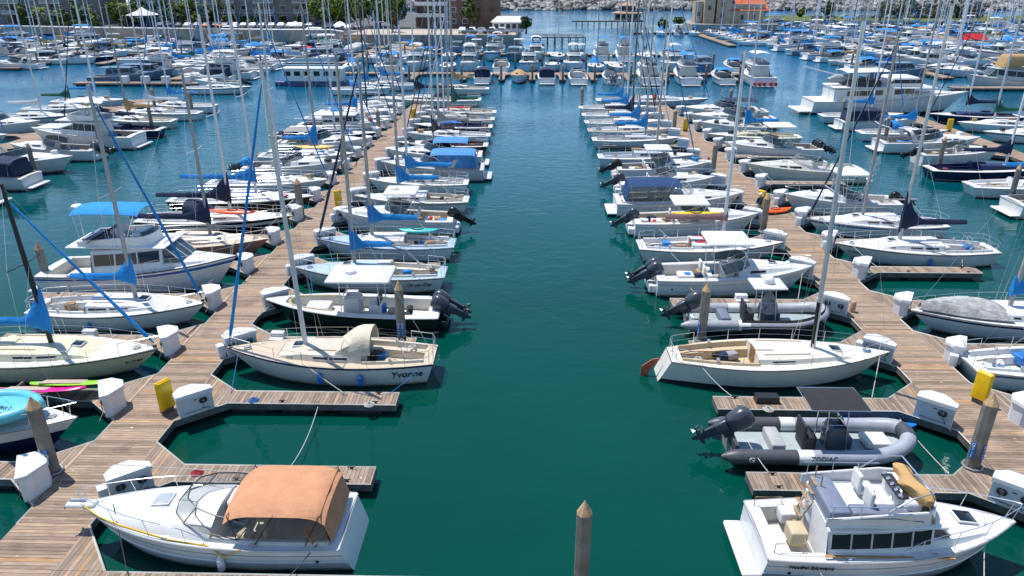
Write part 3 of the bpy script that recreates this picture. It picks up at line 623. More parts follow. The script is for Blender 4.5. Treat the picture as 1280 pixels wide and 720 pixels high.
    if D == 2 and style in ('cruiser', 'sedan', 'cuddy', 'walk'):
        for f_, m_, r_ in ((.74, mat('hull_line', (.28, .30, .33), .4), .012), (.45, hull, .022)):
            mb = MB(); ts = [i/14*.96 for i in range(15)]
            for sd in (1, -1)[:1 if loc[1] > 0 and rz > 1 else 2]: mb.tube([tuple(Vector(h.pt(t, f_, sd))+Vector((0, sd*.008, 0))) for t in ts], r_, m_, n=5)
            mb.build('hull_moulding', root)
        for t_ in (.3, .62):
            for sd in (1, -1): mb = MB(); cx, cy, cz = h.x(t_), sd*h.hb(t_)*.93, h.z(t_)+.05; mb.tube([(cx-.13, cy, cz+.04), (cx+.13, cy, cz+.04)], .018, STEEL, n=5); mb.box((cx, cy, cz), (.1, .04, .07), STEEL); mb.build('cleat', root)
        for sd in (1, -1): mb = MB(); P_ = h.pt(.09, .5, sd); mb.tube([(P_[0], P_[1], P_[2]), (P_[0], P_[1]+sd*.02, P_[2])], .05, RUB, n=10); mb.build('exhaust_port', root)
    if foredeckcover: 
        mb = MB(); rows = []
        for i in range(6):
            t = lerp(.5, .86, i/5); rows.append([(h.x(t), h.hb(t)*y*.8, h.z(t)+.42*(1-y*y*.6)*(1-i*.12)) for y in (-1, -.5, 0, .5, 1)])
        mb.sheet(rows, foredeckcover, .02); mb.build('foredeck_cover', root)
    if swim and not engines: mb = MB(); mb.rbox((h.x(0)-.32, 0, .28), (.7, B*.82, .08), hull, .12); mb.build('swim_platform', root)
    if engines:
        if engines > 1 or D: mb = MB(); mb.rbox((h.x(0)-.18, 0, .38), (.42, B*.62, .4), hull, .06); mb.build('engine_bracket', root)
        for k in range(engines): outboard(root, h.x(0)-.42, (k-(engines-1)/2)*.62, .80, 56+(len(root.name)*7+int(L*10)) % 12, eng, 1.18 if L > 6.5 else 1., cover=engcover)
    if ant and D: antenna(root, (h.x(.45), B*.4, h.z(.4)+.2), 2.4, (-.5, 0))
    for t, sd, c in fenders: fender(root, h, t, sd, c)
    return root, h
def fly(root, h, xa, xb, w, z, m, canvas_=None, D=2, topz=1.9, blue=None, rail=True):
    """flybridge coaming, seats, console"""
    P = [(xa, w, z), (xa+.1, w, z+.1)]
    out = []; n = 10
    for i in range(n+1):
        a = math.pi*i/n-math.pi/2; q = math.cos(a)**.6 if abs(math.cos(a)) > 1e-6 else 0; out.append((lerp(xb-1.0, xb, q), w*math.sin(a)))
    pl = [(xa, -w)]+out+[(xa, w)]; N = len(pl)
    mb = MB(); hh = lambda i: .25 if i in (0, N-1) else .5
    mb.sheet([[(x, y, z) for x, y in pl], [(x-.1*(x > xa), y*1.03, z+hh(i)) for i, (x, y) in enumerate(pl)]], m, .05); mb.tube([(x-.1*(x > xa), y*1.03, z+hh(i)) for i, (x, y) in enumerate(pl)], .04, m, n=6); mb.build('flybridge', root)
    mb = MB(); mb.rbox((xb-.85, 0, z+.32), (.5, w*1.5, .62), m, .1); mb.build('helm_console', root)
    if D: wheel(root, xb-1.2, -.3, z+.6)
    for yy in (-.4, .4): mb = MB(); seat(mb, xb-1.75, yy, z+.2, CUSH); mb.build('bridge_seat', root)
    mb = MB(); mb.rbox((xa+.45, 0, z+.2), (.6, w*1.7, .35), CUSHG, .06); mb.build('bridge_bench', root)
    mb = MB(); mb.sheet([[(x-.1, y*1.02, z+.5) for x, y in out[2:-2]], [(x-.28, y*.98, z+.72) for x, y in out[2:-2]]], mat('windscreen', (.05, .10, .12), .04, alpha=.6), .012); mb.build('venturi_screen', root)
    if canvas_: bimini(root, xa-.1, xb-.4, w*.98, z+topz, canvas_, D=D, legs=[(.05, (xa+.2, w, z+.3)), (.5, (lerp(xa, xb, .45), w, z+.4)), (.95, (xb-1.2, w, z+.45))])
# ------------------------------------------------------------------ rigid inflatable
def rib(name, label, loc, rz, L=6.8, B=2.5, tube=None, tubed=None, top=None, eng=ENG, skirt=None, group=None, console=None, cone=None, floor=None, covered=None, D=2, names=False, tr=.27):
    root = thing(name, label, 'inflatable boat', loc, rz, group); tube = tube or mat('hypalon', (.30, .33, .37), .45); tubed = tubed or mat('hypalon_dark', (.07, .075, .085), .45)
    z0 = .55; W = B/2-tr; P = []
    def tp(u):  # u 0 stern .. 1 bow tip
        xs = L*.14; a = clamp((u-.6)/.4)*math.pi/2
        x = lerp(-L/2, xs, min(1, u/.6)) + (L/2-tr-.1-xs)*math.sin(a); y = W*math.cos(a)**.75 if a < 1.57 else 0; return (x, y, z0+.40*(math.sin(a)**2.2))
    n = 22; us = [i/n for i in range(n+1)]
    for lo_, hi_, mm, nm, rr in ((-.01, .30, tubed, 'stern_tube', tr), (.30, .375, SIGNW, 'tube_band', tr+.001), (.375, .95, tube, 'inflatable_tube', tr), (.95, 1., tubed, 'bow_tube', tr+.003)):
        for sd in (1, -1):
            mb = MB(); k = 12; pts = [tp(lerp(max(lo_, 0), hi_, i/k)) for i in range(k+1)]; pts = [(p[0], p[1]*sd, p[2]) for p in pts]; rad = [rr]*(k+1)
            if lo_ < 0: pts = [(pts[0][0]-.5, pts[0][1], pts[0][2]), (pts[0][0]-.25, pts[0][1], pts[0][2])]+pts; rad = [.07, .2]+rad
            mb.tube(pts, rad, mm, n=14); mb.build(nm, root)
    mb = MB(); N = 12
    hullr = []
    for i in range(N+1):
        t = i/N; p = tp(t*.96); y = max(p[1], .03); hullr.append([(p[0], y, z0-.02+.35*clamp((t-.6)/.4)**2), (p[0], y*.9, .15+.4*clamp((t-.6)/.4)**2), (p[0]-.2*t, 0, -.25+.75*clamp((t-.55)/.45)**2), (p[0], -y*.9, .15+.4*clamp((t-.6)/.4)**2), (p[0], -y, z0-.02+.35*clamp((t-.6)/.4)**2)])
    mb.loft(hullr, mat('rib_hull', (.30, .31, .33), .4), closed=False, cap=(True, False)); mb.build('hull', root)
    fl = floor or mat('rib_floor', (.36, .42, .42), .6); mb = MB(); rows = []
    for i in range(N+1):
        p = tp(i/N*.93); y = max(p[1]-tr*.6, .02); rows.append([(p[0], -y, .38+.25*clamp((i/N-.65)/.35)**2), (p[0], 0, .38+.25*clamp((i/N-.65)/.35)**2), (p[0], y, .38+.25*clamp((i/N-.65)/.35)**2)])
    mb.sheet(rows, fl, .03); mb.build('floor', root)
    cb = console or mat('console_grey', (.09, .11, .14), .35)
    mb = MB(); mb.rbox((.45, 0, .85), (.75, .75, .95), cb, .1, tapx=.75); mb.rbox((.85, 0, .6), (.35, .6, .5), cb, .08); mb.build('helm_console', root); wheel(root, .05, 0, 1.15)
    mb = MB(); mb.sheet([[(.72, -.36, 1.28), (.8, 0, 1.28), (.72, .36, 1.28)], [(.5, -.34, 1.62), (.56, 0, 1.66), (.5, .34, 1.62)]], GLASS, .012); mb.build('windshield', root)
    mb = MB(); mb.rbox((-.55, 0, .7), (.5, .8, .5), RUB, .08); mb.rbox((-.78, 0, 1.15), (.1, .85, .55), RUB, .05); mb.build('helm_seat', root); mb = MB(); mb.rbox((-1.7, 0, .58), (.5, 1.2, .35), CUSHG if not names else mat('seat_grey', (.45, .44, .43), .5), .06); mb.build('stern_bench', root)
    if names: mb = MB(); mb.rbox((1.95, 0, .62), (.9, .8, .2), CUSH, .05); mb.build('bow_pad', root)
    mb = MB(); mb.box((-L/2+.1, 0, .6), (.12, B*.6, .5), tubed if names else WHITE); mb.build('transom', root)
    outboard(root, -L/2-.1, 0, .85, 60, eng, 1.3)
    mb = MB()
    for sd in (1, -1):
        mb.tube([(-.05, sd*.42, .45), (-.1, sd*.42, 2.3)], .022, STEEL if names else WHITE, n=5); mb.tube([(.75, sd*.42, .45), (.55, sd*.42, 2.3)], .022, STEEL if names else WHITE, n=5); mb.tube([(-.08, sd*.42, 1.5), (.65, sd*.42, 1.5)], .016, STEEL, n=4)
    mb.build('top_frame', root)
    if top:
        if names:
            mb = MB(); rows = [[(lerp(-.85, 1.15, i/5), y*.78, 2.36-.05*y*y) for y in (-1, -.5, 0, .5, 1)] for i in range(6)]; mb.sheet(rows, top, .02); mb.tube([(-.87, -.78, 2.32), (-.87, .78, 2.32), (1.17, .78, 2.32), (1.17, -.78, 2.32)], .02, STEEL, n=5, closed=True); mb.build('sun_top', root)
        else:
            mb = MB(); mb.rbox((.25, 0, 2.35), (1.6, 1.4, .08), top, .4); mb.build('hardtop', root); radome(root, .3, 0, 2.4, .25, .3)
            mb = MB(); mb.tube([(.45, 0, .9), (.45, 0, 1.3), (.42, 0, 1.75), (.42, 0, 1.9)], [.5, .42, .22, .03], GREYC, n=9); mb.build('console_cover', root)
    if skirt:
        mb = MB()
        rows = [[], [], []]
        for i in range(16):
            p = tp(lerp(.32, 1., i/15)); 
            for k, (o, dz) in enumerate(((.05, .17), (tr+.03, 0), (tr-.0, -.55+.12*math.sin(i*1.7)))): rows[k].append((p[0]+(o if i == 15 else 0), -p[1]-(o if i < 15 else 0), p[2]+dz+(tr*.6 if k == 0 else 0)))
        mb.sheet(rows, skirt, .02); mb.build('side_cover', root)
    if names:
        y = W+tr+.006
        text(root, 'ZODIAC', .24, (-L/2+L*.45, -y+.035, z0+.1), (1, 0, 0), (0, .42, 1), paint((.01, .01, .012)), ext=.01)
        mb = MB(); c = (-L/2+L*.075, -y+.01, z0+.06); mb.tube([(c[0]+.09*math.cos(a), c[1], c[2]+.09*math.sin(a)) for a in [2*math.pi*k/16 for k in range(16)]], .016, SIGNW, n=4, closed=True); mb.tube([(c[0]+.05, c[1], c[2]-.04), (c[0]-.05, c[1], c[2]+.04)], .016, SIGNW, n=4); mb.build('emblem', root)
    return root
# ================================================================== SETTING
def water_mat():
    m = bpy.data.materials.new('sea_water'); m.use_nodes = True; n = m.node_tree.nodes; l = m.node_tree.links; b = n['Principled BSDF']
    b.inputs['Roughness'].default_value = .05; b.inputs['IOR'].default_value = 1.333
    g = n.new('ShaderNodeNewGeometry')
    nz = n.new('ShaderNodeTexNoise'); nz.inputs['Scale'].default_value = .06; nz.inputs['Detail'].default_value = 3; l.new(g.outputs['Position'], nz.inputs['Vector'])
    cr = n.new('ShaderNodeValToRGB'); e = cr.color_ramp.elements; e[0].position = .3; e[0].color = (.0, .043, .030, 1); e[1].position = .75; e[1].color = (.0, .060, .044, 1)
    l.new(nz.outputs[0], cr.inputs[0]); sp = n.new('ShaderNodeSeparateXYZ'); l.new(g.outputs['Position'], sp.inputs[0])
    dr = n.new('ShaderNodeMapRange'); dr.inputs[1].default_value = 35; dr.inputs[2].default_value = 170; l.new(sp.outputs[1], dr.inputs[0])   # bluer with distance: sky reflection put into the base colour
    dm = n.new('ShaderNodeMix'); dm.data_type = 'RGBA'; dm.inputs[7].default_value = (.0, .125, .265, 1); l.new(dr.outputs[0], dm.inputs[0]); l.new(cr.outputs[0], dm.inputs[6]); l.new(dm.outputs[2], b.inputs['Base Color'])
    wr = n.new('ShaderNodeMapRange'); wr.inputs[1].default_value = 20; wr.inputs[2].default_value = 140; wr.inputs[3].default_value = .12; wr.inputs[4].default_value = .85; l.new(sp.outputs[1], wr.inputs[0])   # breezier in the open basin
    mp = n.new('ShaderNodeMapping'); mp.inputs['Scale'].default_value = (.8, 1.5, 1); mp.inputs['Rotation'].default_value = (0, 0, .3); l.new(g.outputs['Position'], mp.inputs[0])
    a = n.new('ShaderNodeTexNoise'); a.inputs['Scale'].default_value = .9; a.inputs['Detail'].default_value = 3; a.inputs['Distortion'].default_value = .6; l.new(mp.outputs[0], a.inputs['Vector'])
    c = n.new('ShaderNodeTexNoise'); c.inputs['Scale'].default_value = 4.5; c.inputs['Detail'].default_value = 2; l.new(mp.outputs[0], c.inputs['Vector'])
    ad = n.new('ShaderNodeMath'); ad.operation = 'MULTIPLY_ADD'; ad.inputs[1].default_value = .14; l.new(c.outputs[0], ad.inputs[0]); l.new(a.outputs[0], ad.inputs[2])
    # calm patches
    q = n.new('ShaderNodeTexNoise'); q.inputs['Scale'].default_value = .045; q.inputs['Detail'].default_value = 4; l.new(g.outputs['Position'], q.inputs['Vector'])
    qr = n.new('ShaderNodeMapRange'); qr.inputs[1].default_value = .38; qr.inputs[2].default_value = .65; qr.inputs[3].default_value = .25; qr.inputs[4].default_value = 1.0; l.new(q.outputs[0], qr.inputs[0])
    bp = n.new('ShaderNodeBump'); bp.inputs['Distance'].default_value = .22; l.new(ad.outputs[0], bp.inputs['Height'])
    ms = n.new('ShaderNodeMath'); ms.operation = 'MULTIPLY'; l.new(qr.outputs[0], ms.inputs[0]); l.new(wr.outputs[0], ms.inputs[1]); l.new(ms.outputs[0], bp.inputs['Strength'])
    l.new(bp.outputs[0], b.inputs['Normal']); return m
mb = MB(); mb.add([(-9000, -60, 0), (9000, -60, 0), (9000, 16000, 0), (-9000, 16000, 0)], [(0, 1, 2, 3)], water_mat()); structure(mb, 'water')
AX0, AX1, BX0, BX1 = -15.75, -13.45, 16.15, 18.55
def Yf(k): return 14.95+4.86*k
DZ = .5
def edge_strip(mb, pts, z=DZ): mb.tube([(x, y, z+.0) for x, y in pts], .03, EDGE, n=4)
def main_dock(x0, x1, y0, y1, label, m=PL_Y, name='main_dock', horizontal=False):
    root = thing(name, label, 'dock', (0, 0, 0)); mb = MB()
    mb.add([(x0, y0, DZ), (x1, y0, DZ), (x1, y1, DZ), (x0, y1, DZ)], [(0, 1, 2, 3)], m); mb.build('decking', root)
    mb = MB(); w_ = .06
    for c, d in ((((x0+w_/2), (y0+y1)/2), (w_, y1-y0)), (((x1-w_/2), (y0+y1)/2), (w_, y1-y0)), (((x0+x1)/2, y0+w_/2), (x1-x0-2*w_, w_)), (((x0+x1)/2, y1-w_/2), (x1-x0-2*w_, w_))): mb.box((*c, .36), (*d, .27), FASCIA)
    mb.build('fascia', root)
    mb = MB(); L = (x1-x0) if horizontal else (y1-y0); n = max(1, int(L/2.6))
    for i in range(n):
        q = (i+.5)/n
        c = (lerp(x0, x1, q), (y0+y1)/2) if horizontal else ((x0+x1)/2, lerp(y0, y1, q)); d = (L/n*.75, y1-y0-.3) if horizontal else (x1-x0-.3, L/n*.75)
        mb.box((*c, .08), (*d, .5), FLOATM)
    mb.build('floats', root); return root
dkA = main_dock(AX0, AX1, 6, 99, 'long weathered plank walkway left of the green open channel')
dkB = main_dock(BX0, BX1, 6, 99, 'long weathered plank walkway right of the green open channel')
dkX = main_dock(AX1+.01, BX0-.01, 13.7, 15.35, 'plank cross walkway along the bottom edge joining both long docks', m=PL_X, name='cross_dock', horizontal=True)
mb = MB(); edge_strip(mb, [(AX1+1.5, 15.34), (BX0-1.5, 15.34)]); mb.build('edge_strip', dkX)
for r_, xs, sg in ((dkA, AX1, 1), (dkB, BX0, -1)):
    mb = MB(); mb.add([(xs, 15.36, DZ), (xs+sg*1.5, 15.36, DZ), (xs, 17.2, DZ)], [(0, 1, 2)] if sg > 0 else [(0, 2, 1)], PL_X); mb.tube([(xs+sg*1.5, 15.36, DZ), (xs, 17.2, DZ)], .03, EDGE, n=4); mb.box((xs+sg*.3, 15.6, .3), (.5, .4, .34), FASCIA); mb.build('corner_decking', r_)
    for xx, s2 in ((r_ is dkA and AX0 or BX0, -1), (r_ is dkA and AX1 or BX1, 1)):
        mb = MB()
        for k in range(0, 17):
            y0, y1 = Yf(k)+1.76, Yf(k+1)-1.76
            if k == 0 and y0 < 17.2: y0 = 17.2
            mb.tube([(xx, y0, DZ), (xx, y1, DZ)], .03, EDGE, n=4)
        mb.build('edge_strip', r_)
def finger(xr, s, yc, length, label, w=.92, K=1.3, K2=1.6, name='finger_pier', D=2, group='finger piers'):
    root = thing(name, label, 'finger pier', (xr, yc, 0), 0, group); h = w/2
    pl = [(0, -h-K), (s*K2, -h), (s*length, -h), (s*length, h), (s*K2, h), (0, h+K)]
    if s < 0: pl = pl[::-1]
    mb = MB(); mb.add([(x, y, DZ) for x, y in pl], [tuple(range(6))], PL_X); mb.build('decking', root)
    ins = [(x-(.0), y) for x, y in pl]; mb = MB(); n = 6
    for i in range(6):
        a, b = pl[i], pl[(i+1) % 6]
        if abs(a[0]) < .01 and abs(b[0]) < .01: continue
        v = Vector((b[0]-a[0], b[1]-a[1])); nn = Vector((-v.y, v.x)).normalized()*.055; L = v.length
        mb.add([(a[0], a[1], .2), (b[0], b[1], .2), (b[0], b[1], DZ-.004), (a[0], a[1], DZ-.004), (a[0]+nn.x, a[1]+nn.y, .2), (b[0]+nn.x, b[1]+nn.y, .2), (b[0]+nn.x, b[1]+nn.y, DZ-.004), (a[0]+nn.x, a[1]+nn.y, DZ-.004)], [(0, 1, 2, 3), (4, 7, 6, 5), (0, 4, 5, 1)], FASCIA)
    mb.build('fascia', root, smooth=False)
    if D:
        mb = MB(); open_ = [p for p in ([(0, -h-K), (s*K2, -h), (s*length, -h), (s*length, h), (s*K2, h), (0, h+K)])]
        mb.tube([(x, y, DZ) for x, y in open_], .028, EDGE, n=4); mb.build('edge_strip', root)
        mb = MB()
        for q in (.25, .5, .78): mb.box((s*length*q+s*.4, 0, .08), (length*.2, w-.22, .46), FLOATM)
        mb.build('floats', root)
        for q, yy in ((.45, -h+.12), (.9, -h+.12), (.9, h-.12)):
            mb = MB(); cx = s*length*q; mb.tube([(cx-.14, yy, DZ+.08), (cx+.14, yy, DZ+.08)], .018, BLACKM, n=5); mb.box((cx, yy, DZ+.04), (.1, .05, .07), BLACKM); mb.build('cleat', root)
    return root
def dock_box(x, y, rz, label, reels=2, name='dock_box', D=2, hose=HOSEK, side=False, sc=1.):
    root = thing(name, label, 'dock box', (x, y, DZ), rz, 'white dock boxes'); sc *= random.uniform(.86, .96); root.scale = (sc, sc, sc)
    wm = mat('dock_box_white', (.72, .73, .74), .5, var=.06, dirt=.2); pl = [(-.7, 0), (.7, 0), (.7, .22), (.12, .78), (-.35, .78), (-.7, .42)]
    mb = MB(); mb.prism(pl, .0, .86, wm); mb.build('cabinet', root)
    lid = [(-.76, -.07), (.76, -.07), (.76, .26), (.15, .86), (-.39, .86), (-.76, .46)]; mb = MB()
    n = 6; up = [(p[0]*.97, p[1]*.97+.01) for p in lid]; lz = [1.02 if p[1] < .3 else .98 for p in lid]; lz[5] = 1.0
    vs = [(*p, .86) for p in lid]+[(*p, lz[i]) for i, p in enumerate(up)]+[(-.02, .3, 1.10)]
    mb.add(vs, [(i, (i+1) % n, (i+1) % n+n, i+n) for i in range(n)]+[(i+n, (i+1) % n+n, 12) for i in range(n)]+[tuple(range(n))[::-1]], wm); mb.build('lid', root, smooth=False)
    if reels and D:
        rb = random.Random(int(x*31+y*17)); reels = reels if rb.random() > .25 else 1
        if rb.random() < .45: mb = MB(); mb.rbox((-.9, .35, .3), (.32, .4, .6), wm, .04); mb.build('utility_box', root)
        for k in range(reels):
            cx = (-.36, .36)[k] if reels == 2 else .3; r = MB()
            for j in range(4): r.tube([(cx+(.15-.025*j)*math.cos(a), -.035-.012*j, .55+(.14-.025*j)*math.sin(a)) for a in [2*math.pi*q/12 for q in range(12)]], .022, hose, n=4, closed=True)
            r.tube([(cx, -.08, .41), (cx+rb.uniform(-.3, .2), -.08, rb.uniform(.16, .3)), (cx+rb.uniform(-.1, .5), -.09, .12), (cx+rb.uniform(.0, .6), -.25, .02)], .016, hose, n=4); r.build('cable_coil', root)
        r = MB(); r.box((0, -.006, .14), (1.0, .01, .02), RUB); r.box((0, -.008, .66), (.12, .012, .04), RUB); r.build('trim', root)
    return root
def pile(x, y, top, label, r=.21, tall=True, signs=None, name='dock_pile', capm=PILETOP, m=PILEM, base=-1.5, collar=True):
    root = thing(name, label, 'pile', (x, y, 0), 0, 'concrete piles'); mb = MB(); n = 8; off = math.pi/8
    ring = lambda z, q: [(q*math.cos(2*math.pi*k/n+off), q*math.sin(2*math.pi*k/n+off), z) for k in range(n)]
    zc = top-.42; mb.loft([ring(base, r), ring(.9, r), ring(1.5, r*.99), ring(zc, r)], m); mb.build('shaft', root, smooth=False)
    mb = MB(); mb.loft([ring(-.6, r*1.03), ring(.22, r*1.03), ring(.34, r*1.01)], ALGAE); mb.build('algae_band', root, smooth=False)
    mb = MB(); mb.loft([ring(zc+.003, r*1.01), ring(zc+.02, r*.98), ring(top, .012)], capm); mb.build('cap', root, smooth=False)
    if collar:
        mb = MB(); mb.tube([((r+.07)*math.cos(a), (r+.07)*math.sin(a), DZ+.06) for a in [2*math.pi*k/8+off for k in range(8)]], .045, mat('galvanised', (.35, .36, .36), .5, .5), n=5, closed=True); mb.build('guide_collar', root)
    if signs:
        ap = r*math.cos(math.pi/8)
        for s, ang, zz in signs:
            a = R(ang); nx, ny = math.cos(a), math.sin(a); g = MB(); g.M = Matrix.Translation((nx*(ap+.012), ny*(ap+.012), zz)) @ Matrix.Rotation(a+math.pi/2, 4, 'Z')
            g.box((0, 0, 0), (.15, .016, .62), SIGNB); sg = g.build('number_plate', root)
            for i, ch in enumerate(s):
                text(sg, ch, .17, (nx*(ap+.024), ny*(ap+.024), zz+.22-.15*i), (-ny, nx, 0), (0, 0, 1), SIGNW, ext=.002)
    return root
def yellow_cabinet(x, y, rz, label, h=1.35):
    root = thing('safety_cabinet', label, 'safety cabinet', (x, y, DZ), rz, 'yellow dock cabinets')
    mb = MB(); mb.rbox((0, 0, h/2+.1), (.62, .16, h-.1), YEL, .07); mb.rbox((.0, .06, .1), (.45, .3, .2), mat('cabinet_foot', (.12, .11, .08), .7), .03); mb.build('cabinet', root)
    mb = MB(); mb.rbox((0, -.11, h/2+.12), (.56, .07, h-.2), YEL, .05); mb.build('door', root); return root
def box_at(s, k, label, near=True, **kw):
    yc = Yf(k)
    if near:
        if s == 'AR': a = math.atan2(1.3, 1.6); return dock_box(AX1+.70, yc-1.2, a, label, **kw)
        if s == 'BL': a = -math.atan2(1.3, 1.6); return dock_box(BX0-.70, yc-1.2, a, label, **kw)
        if s == 'AL': a = -math.atan2(1.3, 1.6)-.35; return dock_box(AX0-.72, yc-1.05, a, label, **kw)
        if s == 'BR': a = math.atan2(1.3, 1.6)+.35; return dock_box(BX1+.72, yc-1.05, a, label, **kw)
ORD = ['zeroth', 'first', 'second', 'third', 'fourth', 'fifth', 'sixth', 'seventh', 'eighth', 'ninth', 'tenth', 'eleventh', 'twelfth', 'thirteenth', 'fourteenth', 'fifteenth', 'sixteenth', 'seventeenth', 'eighteenth', 'nineteenth', 'twentieth']+['%dth' % i if i % 10 not in (1, 2, 3) else '%d%s' % (i, ('st', 'nd', 'rd')[i % 10-1]) for i in range(21, 60)]
SIDE = {'AR': 'left walkway, right side', 'AL': 'left walkway, left side', 'BL': 'right walkway, left side', 'BR': 'right walkway, right side'}
for s, x, sg, ln in (('AR', AX1, 1, 8.3), ('AL', AX0, -1, 9.), ('BL', BX0, -1, 8.6), ('BR', BX1, 1, 7.6)):
    for k in range(1, 17):
        if s == 'AR' and k > 16 or (s == 'AL' and k < 1): continue
        near = k < 8; ll = ln+(.0 if s != 'AL' else (1.4 if k >= 4 else 0))
        finger(x, sg, Yf(k), ll, '%s plank finger pier from near end, %s' % (ORD[k], SIDE[s]), D=2 if k < 9 else 1, w=.92)
        reel = 2
        box_at(s, k, 'white dock box at the %s finger pier from near end, %s' % (ORD[k], SIDE[s]), D=2 if k < 9 else 0, hose=HOSEK if k % 3 else mat('hose_green', (.02, .16, .12), .6), reels=2 if (s in 'AR BL') else 1)
# piles
GW = [('G4-1', -68, 1.62), ('G10-1', -158, 1.62)]
pile(15.45, 20.75, 3.45, 'pointed concrete pile with blue G4-1 plates beside the right walkway', signs=[('G4-1', -67.5, 1.25), ('G2-1', -157.5, 1.25)], r=.24)
pile(-16.15, 19.75, 3.5, 'pointed concrete pile with blue plates beside the light blue dinghy', signs=[('G8-2', -112.5, 1.25), ('G8-8', -67.5, 1.25)], r=.24)
pile(1.62, 15.55, 3.1, 'lone pointed pile standing at the bottom cross walkway mid channel', r=.22, collar=False)
pile(-5.75, 29.45, 3.65, 'pointed pile behind the cream hooded sailboat near the twin outboards', signs=[('G6-4', -112.5, 1.35), ('G6-2', -67.5, 1.35)])
pile(8.15, 30.05, 3.45, 'pointed pile with blue plate at the finger end behind the cream sailboat', signs=[('G-10', -157.5, 1.2)])
pile(15.7, 45.9, 3.2, 'pointed pile beside the person on the right walkway')
pile(-26.6, 36.2, 2.9, 'pointed pile at the stern of the white trawler with blue canopy')
pile(-16.1, 48.6, 3.3, 'pointed pile on the left walkway beside the dark hulled sailboat', r=.26)
pile(-16.1, 61.5, 3.4, 'pointed pile on the left walkway beside the yellow kayak')
pile(-16.1, 77.5, 3.4, 'pointed pile on the left walkway near the far yellow cabinet')
pile(15.75, 60.5, 3.6, 'pointed pile beside the right walkway opposite the hardtop cruiser')
pile(15.75, 78.5, 3.4, 'pointed pile at the far right walkway beside the blue covered sailboats')
pile(7.0, 96., 3.3, 'pointed pile in the channel beyond the last blue sail covers')
pile(26.5, 97., 3.0, 'pointed pile off the far end of the right walkway')
mb = MB(); mb.tube([(0, 0, 0), (0, 0, .5), (0, 0, .58)], [.14, .14, .1], mat('bollard_tan', (.50, .33, .2), .7), n=12); b_ = mb.build('stub_post'); b_.location = (BX0+.35, 33.4, DZ); tag(b_, 'short round tan post on the right walkway beside a dock box', 'post')
b2 = b_.copy(); COL.objects.link(b2); b2.location = (BX0+.4, 65.6, DZ); b2['label'] = 'short round tan post far along the right walkway'
yellow_cabinet(-13.95, 23.55, R(60), 'tall yellow cabinet behind the white dock box on the left walkway')
yellow_cabinet(18.0, 24.9, R(-58), 'tall yellow cabinet behind the numbered pile on the right walkway')
yellow_cabinet(17.1, 51.2, R(-60), 'yellow cabinet beside the person on the right walkway')
yellow_cabinet(-13.9, 50.6, R(60), 'yellow cabinet midway along the left walkway')
yellow_cabinet(-13.7, 86.5, R(0), 'small far yellow cabinet near the end of the left walkway')
yellow_cabinet(17.4, 80.5, R(0), 'small far yellow cabinet near the end of the right walkway')
# ================================================================== BOATS ON THE TWO LONG DOCKS
NAVY = paint((.012, .02, .07), .25); BLK = paint((.01, .01, .012), .2); BLUEP = paint((.02, .10, .35), .3); REDP = paint((.45, .03, .03), .35); BRN = paint((.10, .035, .025), .3)
SALM = gel((.48, .22, .15)); LBLUE = deckm((.42, .56, .70)); TAND = deckm((.62, .50, .38)); BLHULL = gel((.30, .42, .58)); CRH = gel((.66, .60, .40)); LTB = mat('dinghy_pvc', (.13, .55, .66), .4, var=.1)
def AR(k, L, B, d=0.): return (AX1+.45+L/2+d, Yf(k+1)-.58-B/2, 0)
def AL(k, L, B, d=0.): return (AX0-.35-L/2-d, Yf(k+1)-.58-B/2, 0)
def BL(k, L, B, d=0.): return (BX0-.45-L/2-d, Yf(k+1)-.58-B/2, 0)
def BR(k, L, B, d=0.): return (BX1+.35+L/2+d, Yf(k+1)-.58-B/2, 0)
PI = math.pi
# ---- left walkway, right side
r, h = power('cabin_cruiser', 'white express cruiser under a copper brown canopy, moored at bottom left', (-9.4, 17.1, 0), PI, L=8.1, B=2.75, canvas_=BROWNC, enclosed=1, fb=1.42, fs=.95, ctz=1.28, win=False, swim=False, tr_=-.35, cz=(.04, .40), rollx=.28, wfr=mat('dark_frame', (.05, .05, .055), .4), legm=BLACKM, bands={3: gel((.70, .70, .70))}, fenders=((.42, 1, WHITEC),), cabh=.36, ant=0, seats=CUSHT, bottom=mat('antifouling', (.03, .045, .07), .8))
mb = MB(); mb.tube([(h.x(.985), .1, h.z(1)+.05), (h.x(.9), .5, h.z(.9)+.03), (h.x(.8), h.hb(.8)*.93, h.z(.8)+.04), (h.x(.6), h.hb(.6)*.95, h.z(.6)+.03), (h.x(.46), h.hb(.45)*.97, h.z(.45)+.02), (h.x(.4), h.hb(.4)+.05, h.z(.4)-.3), (h.x(.34), h.hb(.34)+.02, h.z(.3)+.05)], .022, YEL, n=5); mb.build('shore_cable', r)
mb = MB(); mb.rbox((h.x(1)-.05, 0, h.z(1)+.04), (.9, .36, .1), WHITE, .1); mb.tube([(h.x(1)+.3, 0, h.z(1)+.12), (h.x(1)-.2, 0, h.z(1)+.14)], .03, STEEL, n=5); mb.tube([(h.x(1)+.42, -.18, h.z(1)-.05), (h.x(1)+.3, 0, h.z(1)+.08), (h.x(1)+.42, .18, h.z(1)-.05)], .035, STEEL, n=5); mb.build('anchor_pulpit', r)
mb = MB(); P = [(h.x(.12)-.3, y*B_, h.z(.1)+.1) for y, B_ in ((-1, 1.2), (1, 1.2))]; mb.sheet([[(h.x(.09), -1.2, h.z(.1)+.12), (h.x(.07), 0, h.z(.1)+.12), (h.x(.09), 1.2, h.z(.1)+.12)], [(h.x(.115), -1.22, h.z(.1)+.62), (h.x(.1), 0, h.z(.1)+.62), (h.x(.115), 1.22, h.z(.1)+.62)]], BROWNC, .014); mb.build('rear_curtain_base', r)
